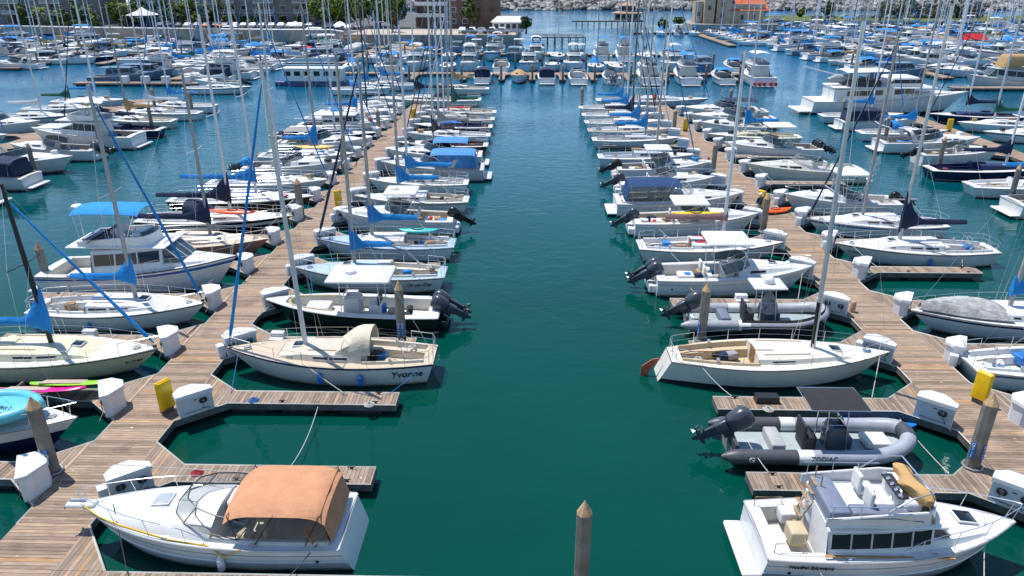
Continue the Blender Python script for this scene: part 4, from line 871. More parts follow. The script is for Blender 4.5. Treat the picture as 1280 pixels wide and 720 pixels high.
sail('sailboat', 'cream decked sailboat with cream hood and tall silver mast', AR(2, 9., 2.9, .0), PI, L=9.1, B=2.85, hull=gel((.66, .66, .63)), deck=deckm((.60, .49, .36)), cabin=gel((.70, .62, .50)), stripe=NAVY, stripeband=1, mastH=13.2, mast=ALU, dodger=CREAMC, jib=BLUEC, jibr=.07, boomless=True, cabh=.36, cabt=(.33, .74), mt=.62, wins=((.40, .48), (.49, .56), (.66, .69)), rail=NAVY, mastlean=-.35,
     names=('Yvonne', .44, .12, 1, NAVY), wheel_=True, hatchc=GREYC, fb=1.25, fs=1.0, fenders=((.52, 1, CUSHB), (.33, 1, CUSHB)), spread=1)
r, h = power('centre_console', 'black hulled centre console boat with white hardtop and two big outboards', AR(3, 8.7, 2.7), PI, L=8.7, B=2.75, style='console', hull=BLK, deck=WHITE, top=WHITE, rad=True, engines=2, eng=ENG, seats=CUSHT, fb=1.35, fs=.95, ant=0, bottom=BLK, rail=WHITE)
sail('sailboat', 'small white sailboat with varnished hatch and peaked blue sail cover', AR(4, 8.4, 2.7), PI, L=8.5, B=2.7, hull=WHITE, deck=LBLUE, cabin=CREAM, stripe=BRN, stripeband=1, mastH=12.6, mast=DARKALU, cover=BLUEC, covh=1.25, roofstrip=LBLUE, hatchc=TEAK, names=('Ocean Day', .3, .16, 1, paint((.15, .14, .13))), covtail=1.0, fenders=((.3, -1, CUSHB),), wins=((.44, .5),))
sail('sailboat', 'sailboat with pale blue deck and long drooping blue sail cover', AR(5, 8.4, 2.7), PI, L=8.6, B=2.75, hull=gel((.66, .69, .72)), deck=LBLUE, cabin=WHITE, stripe=BLUEP, stripeband=1, mastH=12., mast=DARKALU, cover=BLUEC, covh=1.1, jib=NAVYC, jibr=.08, hatchc=TEAK, covtail=.3)
r, h = power('walkaround_boat', 'white cuddy boat with radar on its hardtop and one black outboard', AR(6, 8.0, 2.7), PI, L=7.9, B=2.65, style='cuddy', engines=1, eng=ENGK, top=WHITE, rad=True, sole=deckm((.55, .48, .36)), topz=1.75)
sail('sailboat', 'white sailboat with blue cockpit cushions beyond the radar topped cuddy boat', AR(7, 8.6, 2.7), PI, L=8.6, B=2.7, hull=WHITE, mastH=12.5, mast=DARKALU, cover=BLUEC, covh=1.2, boot=None, stripe=GREYC, cock=deckm((.66, .6, .5)), fenders=((.4, 1, CUSHB),))
sail('sailboat', 'white sailboat with flat blue sail cover ahead of the black shrouded outboard', AR(8, 8.2, 2.6), PI, L=8.2, B=2.6, hull=WHITE, mastH=12.8, mast=ALU, cover=BLUEC, covh=.95, covtail=-.6, boomz=.85, engine=None)
power('express_boat', 'silver white express cruiser with blue cockpit canvas and swim platform', AR(9, 9.4, 3.0), PI, L=9.0, B=3., hull=gel((.62, .62, .6)), canvas_=LBLUEC, enclosed=2, foredeckcover=None, D=1, arch=True)
power('express_boat', 'low white cuddy cruiser with pale blue canvas top', AR(10, 8.6, 2.8), PI, L=8.8, B=2.8, canvas_=LBLUEC, D=1)
sail('sailboat', 'dark brown hulled sailboat with brown boom cover', AR(11, 9.0, 2.9), PI, L=9.0, B=2.9, hull=BRN, deck=deckm(), mastH=13.5, cover=DKBRC, D=1, covh=1.4, covtail=1.2)
sail('sailboat', 'white sloop with grey bundled sail behind the brown hulled sailboat', AR(12, 9.0, 2.8), PI, L=9.0, B=2.8, hull=WHITE, mastH=12.8, cover=GREYC, D=1)
sail('sailboat', 'dark blue hulled sloop with bright blue hatch covers', AR(13, 9.0, 2.9), PI, L=9.0, B=3., hull=NAVY, mastH=14, cover=None, roofstrip=CUSHB, D=1, mast=ALU)
sail('sailboat', 'white sloop carrying a life ring near the far end of the left walkway', AR(14, 9.0, 3.), PI, L=9.0, B=3., hull=gel((.55, .5, .45)), mastH=14, cover=None, D=1, mast=DARKALU)
sail('sailboat', 'cream sloop with dark green sail cover and folded red canvas', AR(15, 9.0, 3.), PI, L=9.0, B=3.1, hull=CREAM, mastH=13.5, cover=GREENC, D=1, mast=DARKALU, roofstrip=REDC, covh=2.)
sail('sailboat', 'long cream yacht with navy dodger lying past the end of the left walkway', (-14, 100.6, 0), PI, L=15, B=3.9, hull=CREAM, mastH=14, dodger=NAVYC, cover=NAVYC, D=1)
# ---- left walkway, left side
r, h = sail('sailboat', 'navy hulled sailboat carrying an upturned light blue dinghy, at left edge', (-21.2, 21.9, 0), 0, L=9.6, B=2.9, hull=WHITE, stripe=None, boot=NAVY, lowband=NAVY, mastH=13, mast=ALU, cover=BLUEC, fb=1.3, fs=1.0)
h2 = h
d = thing('dinghy', 'light blue inflatable dinghy upside down on the navy hulled sailboat', 'dinghy', (-19.2, 21.75, 1.75), R(8)); d.scale = (1.12, 1.12, 1.12)
mb = MB(); N = 10; rows = []
for i in range(N+1):
    t = i/N; b = .78*(1-clamp((t-.45)/.55)**2.6)+.02; rows.append([(-1.35+2.7*t, b*y, .10*(1-y*y)) for y in (-1, -.6, -.2, .2, .6, 1)])
mb.sheet(rows, LTB, .05); mb.build('dinghy_floor', d)
mb = MB()
P = [(-1.35+2.7*i/N, (.78*(1-clamp((i/N-.45)/.55)**2.6)+.02), 0) for i in range(N+1)]; P = P+[(p[0], -p[1], 0) for p in P[-2::-1]]
mb.tube(P, .2, LTB, n=10); mb.build('dinghy_tube', d); text(d, 'SAMSARA', .22, (.1, -.1, .14), (-.9, .42, 0), (-.42, -.9, 0), paint((.02, .05, .1)))
sail('sailboat', 'pale yellow hulled sailboat with black mast and blue sail cover', AL(2, 9.4, 2.9, .3), 0, L=10., B=3., hull=gel((.72, .66, .46)), stripe=paint((.08, .09, .1)), stripeband=1, mastH=8.5, mast=BLACKM, cover=BLUEC, covh=1.5, mt=.53, cabt=(.30, .74), deck=deckm((.74, .74, .70)), jib=BLUEC, jibr=.075, mastlean=.2, names=('61 N 84', .2, .93, -1, paint((.03, .03, .03))), boomz=.95, covtail=.4)
sail('sailboat', 'glossy white sloop with blue sail cover and smoked deck hatches', AL(3, 8.6, 2.9), 0, L=8.7, B=2.9, hull=WHITE, stripe=paint((.02, .10, .10)), stripeband=1, mastH=11.7, mast=mat('mast_grey', (.45, .46, .48), .4, .3), cover=BLUEC, covh=.95, mt=.60, jib=BLUEC, jibr=.07, fenders=((.4, -1, CUSHB),), wins=((.38, .48), (.50, .60)), boomside=0.)
r, h = power('trawler', 'large white flybridge trawler with bright blue canopy on the left', AL(4, 10.6, 3.5), 0, L=10.6, B=3.5, style='sedan', fb=1.95, fs=1.2, top='fly', canvas_=BLUEC, stripe=BLUEP, cabh=1.25, topz=2.05, rail=NAVY)
radome(r, h.x(.2), .3, 4.5, .3, .22); antenna(r, (h.x(.2), .3, 3.), 1.9, r=.04); mb = MB(); mb.sheet([[(h.x(.3), y*1.38, 3.02) for y in (-1, 0, 1)], [(h.x(.36), y*1.36, 3.45) for y in (-1, 0, 1)]], NAVYC, .02); mb.build('bridge_cover', r)
sail('sailboat', 'salmon pink hulled sailboat with tan deck and navy boom cover', AL(5, 9.2, 2.9), 0, L=9.2, B=2.9, hull=SALM, deck=TAND, cabin=deckm((.72, .64, .52)), mastH=11.5, mast=DARKALU, cover=NAVYC, covh=1.1, D=2, stripe=None, covtail=-1.4, dodger=None)
sail('sailboat', 'black hulled sloop with large navy sail cover and orange kayak on deck', AL(6, 10.6, 3.1), 0, L=10.6, B=3.1, hull=BLK, deck=deckm(), cabin=WHITE, mastH=14, cover=NAVYC, covh=1.4, dodger=NAVYC, stripe=WHITE, stripeband=3, covtail=-1.)
mb = MB()
def kayak(name, label, loc, rz, c, L=3.2, w=.36, hh=.3, tilt=0.):
    mb = MB(); n = 12; rings = []
    for i in range(n+1):
        t = i/n; q = math.sin(math.pi*clamp(t, .01, .99))**.55; rings.append([(-L/2+L*t, w*q*math.cos(a), hh*.5*q*math.sin(a)+.12*(2*t-1)**4) for a in [2*math.pi*k/10 for k in range(10)]])
    m = mat('kayak_plastic', c, .4, var=.08); mb.loft(rings, m); root = thing(name, label, name.replace('_', ' '), loc, rz); root.rotation_euler = (tilt, 0, rz); mb.build('kayak_hull', root)
    mb = MB(); mb.tube([(-.05+.38*math.cos(a), .2*math.sin(a), hh*.5+.005) for a in [2*math.pi*k/12 for k in range(12)]], .025, RUB, n=4, closed=True); mb.build('cockpit_rim', root); return root
kayak('kayak', 'orange kayak lying on the black hulled sloop', (AL(6, 10.6, 3.1)[0]+1.8, Yf(7)-3.4, 1.75), R(-4), (.85, .09, .01), 3.4)
kayak('kayak', 'orange kayak on the right walkway beside the person', (17.9, 50.2, .68), R(20), (.85, .12, .01), 2.6, .42)
kayak('kayak', 'yellow kayak carried along the white boat with pinkish boom', (BL(6, 8.6, 2.8)[0]-.3, Yf(7)-3.5, 1.85), R(3), (.75, .58, .02), 3.4, .3)
kayak('kayak', 'yellow kayak lashed on a sailboat by the left walkway', (-19.0, 63.2, 2.3), R(0), (.78, .45, .01), 3.6, .42)
kayak('kayak', 'turquoise kayak lashed across the pale blue decked sailboat', (AR(5, 8.4, 2.7)[0]+1.9, Yf(6)-.95, 1.35), R(0), (.02, .5, .48), 2.5, .35)
kayak('kayak', 'bright blue kayak floating in the slip ahead of the grey inflatable', (BX0-2.5, Yf(2)-.78, .12), R(-8), (.01, .2, .75), 2.8, .34)
# paddle boards on the finger
for c, lb, y, x, L in (((.85, .01, .28), 'pink paddle board with tan deck pad beside the light blue dinghy', 24.2, -19.4, 3.8), ((.32, .72, .03), 'lime green board half hidden behind the pink paddle board', 24.75, -18.3, 3.4)):
    mb = MB(); n = 14; rings = []
    for i in range(n+1):
        t = i/n; q = math.sin(math.pi*clamp(t, .012, .988))**.5; rings.append([(-L/2+L*t, .4*q*math.cos(a), .07*math.sin(a)+.1*(t**6)) for a in [2*math.pi*k/10 for k in range(10)]])
    mm = mat('board_resin', c, .25, var=.05); mb.loft(rings, mm); root = thing('paddle_board', lb, 'paddle board', (x, y, 1.0), R(3)); root.rotation_euler = (R(-18), 0, R(2)); mb.build('board', root)
    if 'pink' in lb: mb = MB(); mb.rbox((-.4, 0, .075), (1.7, .62, .02), mat('deck_pad', (.52, .40, .33), .8), .05); mb.build('deck_pad', root)
mb = MB(); 
for x in (-20.5, -18.9): mb.box((x, 24.5, .72), (.08, .9, .44), FASCIA)
o = mb.build('board_rack'); tag(o, 'low wooden rack holding the paddle boards', 'rack')
sail('sailboat', 'dark brown hulled sloop with narrow blue boom cover, left side', AL(7, 10.6, 3.), 0, L=10.8, B=3., hull=BRN, deck=WHITE, cabin=WHITE, stripe=WHITE, stripeband=1, mastH=13.5, cover=BLUEC, covh=.7, D=1, covtail=-1.5)
sail('sailboat', 'all white sloop with three small portlights by the left walkway pile', AL(8, 9.8, 3.), 0, L=9.8, B=3., hull=WHITE, mastH=13, D=1, boomless=True, jib=BLUEC, fenders=())
r, h = power('runabout', 'white boat with blue helmet shaped engine covers, left walkway', AL(9, 8.6, 2.8), 0, L=8.6, B=2.8, style='cuddy', engines=2, engcover=BLUEC, D=1)
sail('sailboat', 'white sloop with tall blue sail cover under the yellow kayak', AL(9.95, 9, 2.8), 0, L=9., B=2.8, hull=GREYW, mastH=12.8, cover=BLUEC, covh=1.7, D=1, mast=DARKALU)
power('express_boat', 'white cruiser bow with blue rolled canvas on the foredeck, left side', AL(11, 9., 2.9), 0, L=9.2, B=2.9, D=1, foredeckcover=None, canvas_=GREYC)
sail('sailboat', 'navy hulled sloop with white deck and red cloth aft', AL(12, 11, 3.1), 0, L=11.4, B=3.1, hull=NAVY, mastH=13.4, cover=None, D=1, roofstrip=None, jib=BLUEC)
power('express_boat', 'white flybridge sedan behind the navy hulled sloop', AL(13, 9.6, 3.1), 0, L=9.6, B=3.2, style='sedan', D=1)
sail('sailboat', 'white ketch with royal blue sail covers near the far left walkway', AL(14, 10.5, 3), 0, L=10.6, B=3., hull=WHITE, mastH=13.5, cover=BLUEC, D=1, dodger=BLUEC)
sail('sailboat', 'white sloop with two dark masts at the far left walkway', AL(15, 10, 3), 0, L=10, B=3, hull=WHITE, mastH=14, D=1, mast=BLACKM, jib=NAVYC)
sail('sailboat', 'small light grey sloop next to the cream yacht, far left walkway', AL(16, 8.5, 2.7), 0, L=8.5, B=2.7, hull=GREYW, mastH=11, D=1)
# ---- right walkway, left side
r, h = power('flybridge_cruiser', 'white flybridge cruiser with folded tan canvas, moored at bottom right', (10.6, 16.95, 0), 0, L=7.45, B=2.75, style='sedan', fb=1.45, fs=1.0, cabh=.78, nwin=5, swim=False, tr_=-.12, cc=(.22, .62), ov=0., hull=gel((.76, .76, .76)), rail=mat('rub_rail', (.5, .5, .52), .4), win=True, topz=1.9, ant=0, fenders=())
B_ = 2.75; zt = 1.98
fly(r, h, h.x(.20), h.x(.65), .98, zt, gel((.76, .76, .76)), None, 2)
mb = MB(); mb.tube([(h.x(.42), .98, zt+.5), (h.x(.50), .98, zt+1.0), (h.x(.57), .85, zt+1.08), (h.x(.58), -.85, zt+1.08), (h.x(.50), -.98, zt+1.0), (h.x(.42), -.98, zt+.5)], .022, STEEL, n=5); mb.tube([(h.x(.2), 1.0, zt+.7), (h.x(.5), 1.0, zt+.7)], .018, STEEL, n=5); mb.tube([(h.x(.2), -1.0, zt+.7), (h.x(.5), -1.0, zt+.7)], .018, STEEL, n=5)
for sd in (1, -1):
    for q in (.22, .32, .42): mb.tube([(h.x(q), sd*1.0, zt+.7), (h.x(q), sd*1.0, zt+.25)], .014, STEEL, n=4)
mb.build('bridge_rail', r)
mb = MB(); rings = []
for i in range(15):
    v = i/14; yy = .85-1.75*v; rad = (.15+.06*math.sin(v*math.pi)+.02*math.sin(v*15))*(.55 if i in (0, 14) else 1); cx = h.x(.555)+.12*math.sin(v*8); cz = zt+.84-.12*math.sin(v*5+.5)-.45*max(0, v-.72)
    rings.append([(cx+rad*(1+.13*math.sin(3*a+v*9))*math.cos(a)*1.15, yy, cz+rad*(1+.12*math.sin(2*a+v*8))*math.sin(a)*(1.6 if math.sin(a) < 0 else .8)) for a in [2*math.pi*k/14 for k in range(14)]])
mb.loft(rings, canvas((.56, .34, .14)))
rows = [[(h.x(.57)+.35*u_+.07*math.sin(v*15), -.9+1.6*v, zt+.7-.75*u_*(.55+.45*math.cos(v*7))) for v in [k/12 for k in range(13)]] for u_ in [q/5 for q in range(6)]]; mb.sheet(rows, canvas((.56, .34, .14)), .03)
mb2 = MB(); mb2.rbox((h.x(.42), -.64, zt+.22), (1.7, .45, .3), CUSHG, .06); mb2.build('side_bench', r); mb2 = MB(); mb2.box((h.x(.4), 0, zt+.05), (2.6, 1.8, .03), deckm((.45, .45, .44))); mb2.build('bridge_floor', r)
mb.build('folded_canvas', r)
mb = MB()
for sd, yy in ((1, .3), (1, .75)): mb.tube([(h.x(.17), yy, .85), (h.x(.24), yy, zt+.1), (h.x(.24), yy, zt+.75)], .022, TEAKL, n=5)
for q in range(6): mb.box((lerp(h.x(.17), h.x(.235), q/6), .52, .95+q*.28), (.09, .46, .03), TEAKL)
mb.build('boarding_ladder', r)
mb = MB()
for sd in (1, -1): mb.tube([(h.x(.20), sd*1.03, zt+.30), (h.x(.45), sd*1.03, zt+.34), (h.x(.56), sd*1.0, zt+.22)], .014, paint((.10, .12, .16)), n=4)
mb.build('styling_stripe', r)
mb = MB(); mb.rbox((h.x(.63)-.95, 0, zt+.66), (.3, 1.1, .06), RUB, .02); hatch(r, h.x(.8), h.z(.8)+.24, .6, .55, GLASS, slope=.12)
for k in range(5): mb.tube([(h.x(.63)-1.0, -.5+.25*k, zt+.68), (h.x(.63)-1.05, -.5+.25*k, zt+.74)], .06, STEEL, n=8)
mb.build('instrument_panel', r)
for sd in (1, -1): mb = MB(); mb.box((h.x(.45), sd*(h.hb(.45)*.9), h.z(.45)+.03), (3.6, .07, .03), mat('teak_trim', (.52, .30, .10), .5)); mb.build('teak_trim', r)
mb = MB(); mb.rbox((h.x(.155), -.1, .95), (.5, .6, .45), CUSHT, .05); mb.rbox((h.x(.155), .8, .95), (.5, .6, .35), CUSH, .05); mb.build('cockpit_lockers', r)
mb = MB()
for y in (-1.0, 1.0):
    mb.tube([(h.x(.03), y-.3*0, h.z(0)), (h.x(.03), y, h.z(0)+.35), (h.x(.14), y, h.z(0)+.36), (h.x(.14), y, h.z(0))], .018, TEAKL, n=5)
mb.build('cockpit_handrail', r)
mb = MB(); mb.rbox((h.x(.55), 0, zt-.05), (h.x(.8)-h.x(.22), 2.55, .1), WHITE, .5)
hull_text(r, h, 'Needful Diamond', .17, .16, -1, paint((.02, .02, .03)), f=.78, italic=0)
mb = MB(); mb.rbox((h.x(0)-.35, 0, .3), (.55, 2.3, .08), WHITE, .1); mb.build('swim_platform', r)
# ---
rib('rib_boat', 'light grey inflatable with square black sun top beside the flybridge cruiser', (10.75, 22.1, 0), 0, L=6.7, B=2.6, names=True, top=BLACKC, tube=mat('hypalon', (.36, .39, .44), .45))
bx = MB(); bx.box((0, 0, .14), (.9, .4, .28), paint((.02, .02, .02))); o = bx.build('step_box'); o.location = (9.6, Yf(2)+.15, DZ); tag(o, 'black step box on the finger pier above the grey inflatable', 'step box')
sail('sailboat', 'cream white sailboat with black and silver mast and red rudder tip', (10.9, 27.65, 0), 0, L=9.4, B=2.9, hull=gel((.76, .72, .64)), deck=deckm((.76, .72, .62)), cabin=CREAM, cock=deckm((.66, .52, .32)), stripe=None, mastH=14.6, mast=mat('silver_mast', (.62, .64, .68), .3, .5), cover=None, boomless=True, jib=None, mt=.65, cabt=(.38, .84), cabh=.26, wins=((.44, .54),), fb=1.3, fs=1.05, sr=.45, rail=paint((.12, .1, .08)), sr_tr=-.5, mastlean=.35, boot=paint((.02, .02, .02)))
r5 = [x for x in bpy.data.objects if x.name.startswith('sailboat') and x.parent is None][-1]; mb = MB(); mb.tube([(1.41, 0, 1.3), (1.33, 0, 3.6)], .105, BLACKM, n=8); mb.build('mast_sleeve', r5)
mb = MB(); mb.sheet([[(-.15, 0, .5), (-.5, 0, .45)], [(-.55, 0, .0), (-.95, 0, .1)], [(-.7, 0, -.5), (-1.0, 0, -.45)]], mat('rudder_red', (.40, .10, .05), .6), .05); o = mb.build('rudder'); o.parent = [x for x in bpy.data.objects if x.name.startswith('sailboat') and x.parent is None][-1]; o.location = (-4.9, 0, .35)
rib('rib_boat', 'grey inflatable with small white hardtop and black side cover', BL(3, 7.2, 2.5, .6), 0, L=7.0, B=2.6, top=WHITE, skirt=DKBRC if False else BLACKC, tubed=mat('hypalon_mid', (.38, .39, .42), .45), tube=mat('hypalon_mid', (.38, .39, .42), .45))
r, h = power('walkaround_boat', 'white walkaround boat with hardtop, twin outboards and a blue bucket', BL(4, 8.4, 2.85, .1), 0, L=8.6, B=2.85, style='walk', engines=2, top=WHITE, rad=False, topz=1.9, ant=2, win=True)
mb = MB(); mb.tube([(0, 0, 0), (0, 0, .38), (0, 0, .4)], [.15, .19, .19], CUSHB, n=12); o = mb.build('bucket'); o.location = (BL(4, 8.4, 2.85)[0]-2.6, Yf(5)-2.1, .62); tag(o, 'blue bucket on the cockpit floor of the walkaround boat', 'bucket')
sail('sailboat', 'white racing sloop with brown boom cover, red trim and a flag', BL(5, 8.8, 2.8), 0, L=8.9, B=2.8, hull=WHITE, mastH=12.3, mast=ALU, cover=PINKBR, covh=.15, boomz=1.35, roofstrip=REDC, stripe=paint((.2, .12, .09)), stripeband=1, cabh=.26, mt=.58, covtail=-.3)
power('walkaround_boat', 'white cuddy boat with green tinted windscreen and grey outboard beside yellow kayak', BL(6, 8.6, 2.8), 0, L=8.4, B=2.8, style='cuddy', engines=1, top=WHITE, topz=1.2, ant=1, sole=deckm((.62, .55, .42)))
power('cabin_cruiser', 'white express cruiser enclosed by a navy blue canopy with clear sides', BL(7, 9.2, 3.1), 0, L=9.2, B=3.1, canvas_=canvas((.006, .045, .14)), enclosed=1, fb=1.6, cabh=.34)
power('walkaround_boat', 'white cuddy boat with grey outboard just beyond the navy canopy cruiser', BL(8, 7.8, 2.6, .6), 0, L=7.6, B=2.6, style='cuddy', engines=1, D=1)
power('walkaround_boat', 'white hardtop fishing boat with black covered outboard', BL(9, 8., 2.6, .1), 0, L=7.8, B=2.6, style='walk', engines=1, eng=ENGK, engcover=BLACKC, top=WHITE, D=1, topz=1.6)
sail('sailboat', 'pale grey motorsailer with dark foredeck netting and bare boom', BL(10, 8.8, 2.8, .3), 0, L=9.0, B=2.9, hull=gel((.6, .66, .72)), mastH=12, mast=DARKALU, cover=None, D=1, roofstrip=GREYC, cabh=.5)
sail('sailboat', 'white sloop with yellow life ring and peaked blue sail cover', BL(11.6, 8.8, 2.8, .2), 0, L=9.0, B=2.8, hull=GREYW, mastH=13.5, mast=DARKALU, cover=BLUEC, covh=1.3, D=1, stripe=NAVY, stripeband=1)
sail('sailboat', 'tan decked sloop with flared blue sail cover behind the life ring sloop', BL(12.6, 8.8, 2.8, .3), 0, L=9.0, B=2.8, hull=WHITE, deck=TAND, mastH=13, mast=DARKALU, cover=BLUEC, covh=1.5, D=1)
sail('sailboat', 'white sloop with long dark navy sail cover among the blue ones', BL(13.6, 8.8, 2.8, .3), 0, L=9.0, B=2.8, hull=WHITE, mastH=13.5, mast=BLACKM, cover=NAVYC, covh=1.4, D=1)
sail('sailboat', 'white sloop with thick blue sail cover, second from last on its row', BL(14.6, 8.8, 2.8, .3), 0, L=9.0, B=2.8, hull=WHITE, mastH=14, cover=BLUEC, covh=1.2, D=1)
sail('sailboat', 'last white sloop of its row with slim blue sail cover', BL(15.7, 8.8, 2.8, .3), 0, L=9.0, B=2.8, hull=WHITE, mastH=14, mast=DARKALU, cover=BLUEC, covh=1.2, D=1, jib=NAVYC)
sail('sailboat', 'long low white racing yacht lying past the end of the right walkway', (17, 100.6, 0), 0, L=15.5, B=3.8, hull=GREYW, mastH=14.5, D=1, stripe=NAVY, stripeband=1, jib=BLUEC)
# ---- right walkway, right side
sail('sailboat', 'white sloop with round blue fenders along the deck at right edge', BR(2, 8.6, 2.8, .1), 0, L=8.8, B=2.85, hull=WHITE, mastH=12, cover=BLUEC, covh=.5, stripe=paint((.1, .14, .25)), stripeband=2, fenders=((.3, 1, CUSHB), (.5, 1, CUSHB), (.7, 1, CUSHB)), cabt=(.4, .8), wins=((.45, .6),))
r, h = sail('sailboat', 'white sailboat with pale tarp over its foredeck and navy stripe', BR(3, 9.6, 3.), PI, L=9.8, B=3., hull=gel((.72, .73, .74)), stripe=NAVY, stripeband=2, mastH=10.5, mast=DARKALU, cover=BLUEC, covh=.5, mt=.52, cabt=(.32, .8), mastlean=.3, boomz=.8)
mb = MB(); rows = []
for i in range(12):
    t = .56+.40*i/11; q = math.sin(math.pi*clamp((i+.6)/12))**.4; rows.append([(h.x(t), h.hb(t)*.85*y, h.z(t)+.12+(.62*q)*(1-abs(y)**2.4)+random.uniform(-.02, .02)) for y in (-1, -.75, -.5, -.2, .1, .4, .7, 1)])
mb.sheet(rows, mat('canvas', (.50, .50, .48), .8, var=.3, scale=3, bump=.6, bscale=6, dirt=.5), .03); mb.build('foredeck_tarp', r)
sail('sailboat', 'white yacht with navy sail cover sloping from its silver mast', BR(5, 9.4, 3., .1), PI, L=9.6, B=3., hull=gel((.7, .7, .69)), deck=deckm((.74, .72, .68)), mastH=14.7, mast=mat('silver_mast', (.62, .64, .68), .3, .5), cover=NAVYC, covh=1.7, covtail=-.2, mt=.6, wins=((.40, .48), (.50, .57), (.66, .69)), stripe=paint((.05, .08, .08)), stripeband=1, wheel_=True, names=('10 WAVE', .22, .92, 1, paint((.05, .05, .06))), fenders=((.46, 1, CUSHB),))
sail('sailboat', 'white sloop with light blue hull stripe behind the navy covered yacht', BR(6, 9.2, 2.9), PI, L=9.2, B=2.9, hull=WHITE, stripe=BLUEP, stripeband=2, mastH=13, mast=DARKALU, jib=NAVYC, jibr=.06)
power('walkaround_boat', 'white walkaround with white hardtop and one black outboard, right side', BR(7, 8.2, 2.8), PI, L=8.2, B=2.8, style='cuddy', engines=1, eng=ENGK, top=WHITE)
power('express_boat', 'cream express cruiser with raked grey side window and open cockpit', BR(9, 9.6, 3.1), PI, L=9.8, B=3.1, hull=gel((.70, .67, .60)), D=2, deck=gel((.70, .67, .60)))
r, h = power('fishing_boat', 'white hardtop boat with clear curtains and triple black outboards', BR(10.8, 9.4, 3.1), PI, L=9.2, B=3.1, style='walk', engines=3, eng=ENGK, top=WHITE, D=1)
sail('sailboat', 'yellow hulled sloop with blue sail cover on the right walkway', BR(12, 9.5, 2.9), PI, L=9.6, B=2.9, hull=CRH, mastH=13, cover=BLUEC, covh=1.5, D=1)
power('runabout', 'small white boat with black outboard and no canopy, right walkway', BR(13, 7.5, 2.5), PI, L=7.2, B=2.5, style='cuddy', engines=1, eng=ENGK, D=1)
power('cabin_cruiser', 'white sedan cruiser with folded radar arch near the far right walkway', BR(14.1, 10, 3.2), PI, L=10., B=3.2, arch=True, D=1)
power('cabin_cruiser', 'white cruiser with navy bimini, last on the right walkway', BR(15.2, 10.5, 3.3), PI, L=10.6, B=3.3, canvas_=NAVYC, D=1)
# mooring lines on the near boats
def rope(label, a, b, m=ROPEW, sag=.12, r=.014):
    mb = MB(); mb.tube(line([a, b], sag=sag), r, m, n=5); o = mb.build('mooring_line'); tag(o, label, 'mooring line', 'mooring lines'); return o
for lb, a, b, m, s in (
 ('white mooring line from the brown canopy cruiser down to the bottom walkway, forward', (-12.3, 16.9, 1.6), (-11.2, 15.2, .58), HOSEK, .02),
 ('dark mooring line from the brown canopy cruiser stern quarter to the bottom walkway', (-5.6, 16.5, 1.3), (-6.6, 15.2, .58), HOSEK, .02),
 ('white line from the bow rail of the brown canopy cruiser across the finger', (-13.2, 18.4, 1.9), (-6.0, 19.5, .6), ROPEW, .0),
 ('blue mooring line from the bow of the cream hooded sailboat to the near finger', (-12.4, 27., 1.2), (-12.0, 24.9, .55), ROPEB, .05),
 ('pale blue mooring line from the stern of the cream hooded sailboat to the finger end', (-4.4, 26.6, 1.0), (-5.6, 24.9, .55), ROPEB, .1),
 ('white line from midship of the cream hooded sailboat to the finger below', (-9.3, 26.3, 1.1), (-7.3, 24.9, .55), ROPEW, .05),
 ('white line trailing from the finger pier beside the empty slip', (-8.2, 24.0, .5), (-8.1, 20.2, .55), ROPEW, .25),
 ('white mooring line from the flybridge cruiser bow to the bottom walkway', (13.4, 16.9, 1.6), (12.7, 15.25, .55), ROPEW, .02),
 ('white mooring line from the flybridge cruiser stern to the bottom walkway', (8.0, 16.2, 1.3), (8.4, 15.25, .55), ROPEW, .02),
 ('white line from the sun topped inflatable bow down to the finger pier', (13.7, 22.6, 1.2), (14.4, 20.3, .55), ROPEW, .05),
 ('white line from the sun topped inflatable stern to the near finger', (7.9, 21.5, .9), (8.3, 20.2, .55), ROPEW, .05),
 ('white line from the cream sailboat bow to the finger', (15.0, 27.2, 1.3), (13.9, 25.1, .55), ROPEW, .05),
 ('white line from the cream sailboat stern to the finger', (7.3, 26.8, 1.1), (8.3, 25.1, .55), ROPEW, .1),
 ('blue line from the small varnished hatch sailboat to the finger', (-12.0, 36.6, 1.1), (-11.4, 34.8, .55), ROPEB, .05),
 ('dark line from the black hulled console boat bow to the walkway', (-12.6, 31.6, 1.3), (-13.7, 30.6, .55), ROPEW, .05)): rope(lb, a, b, m, s)

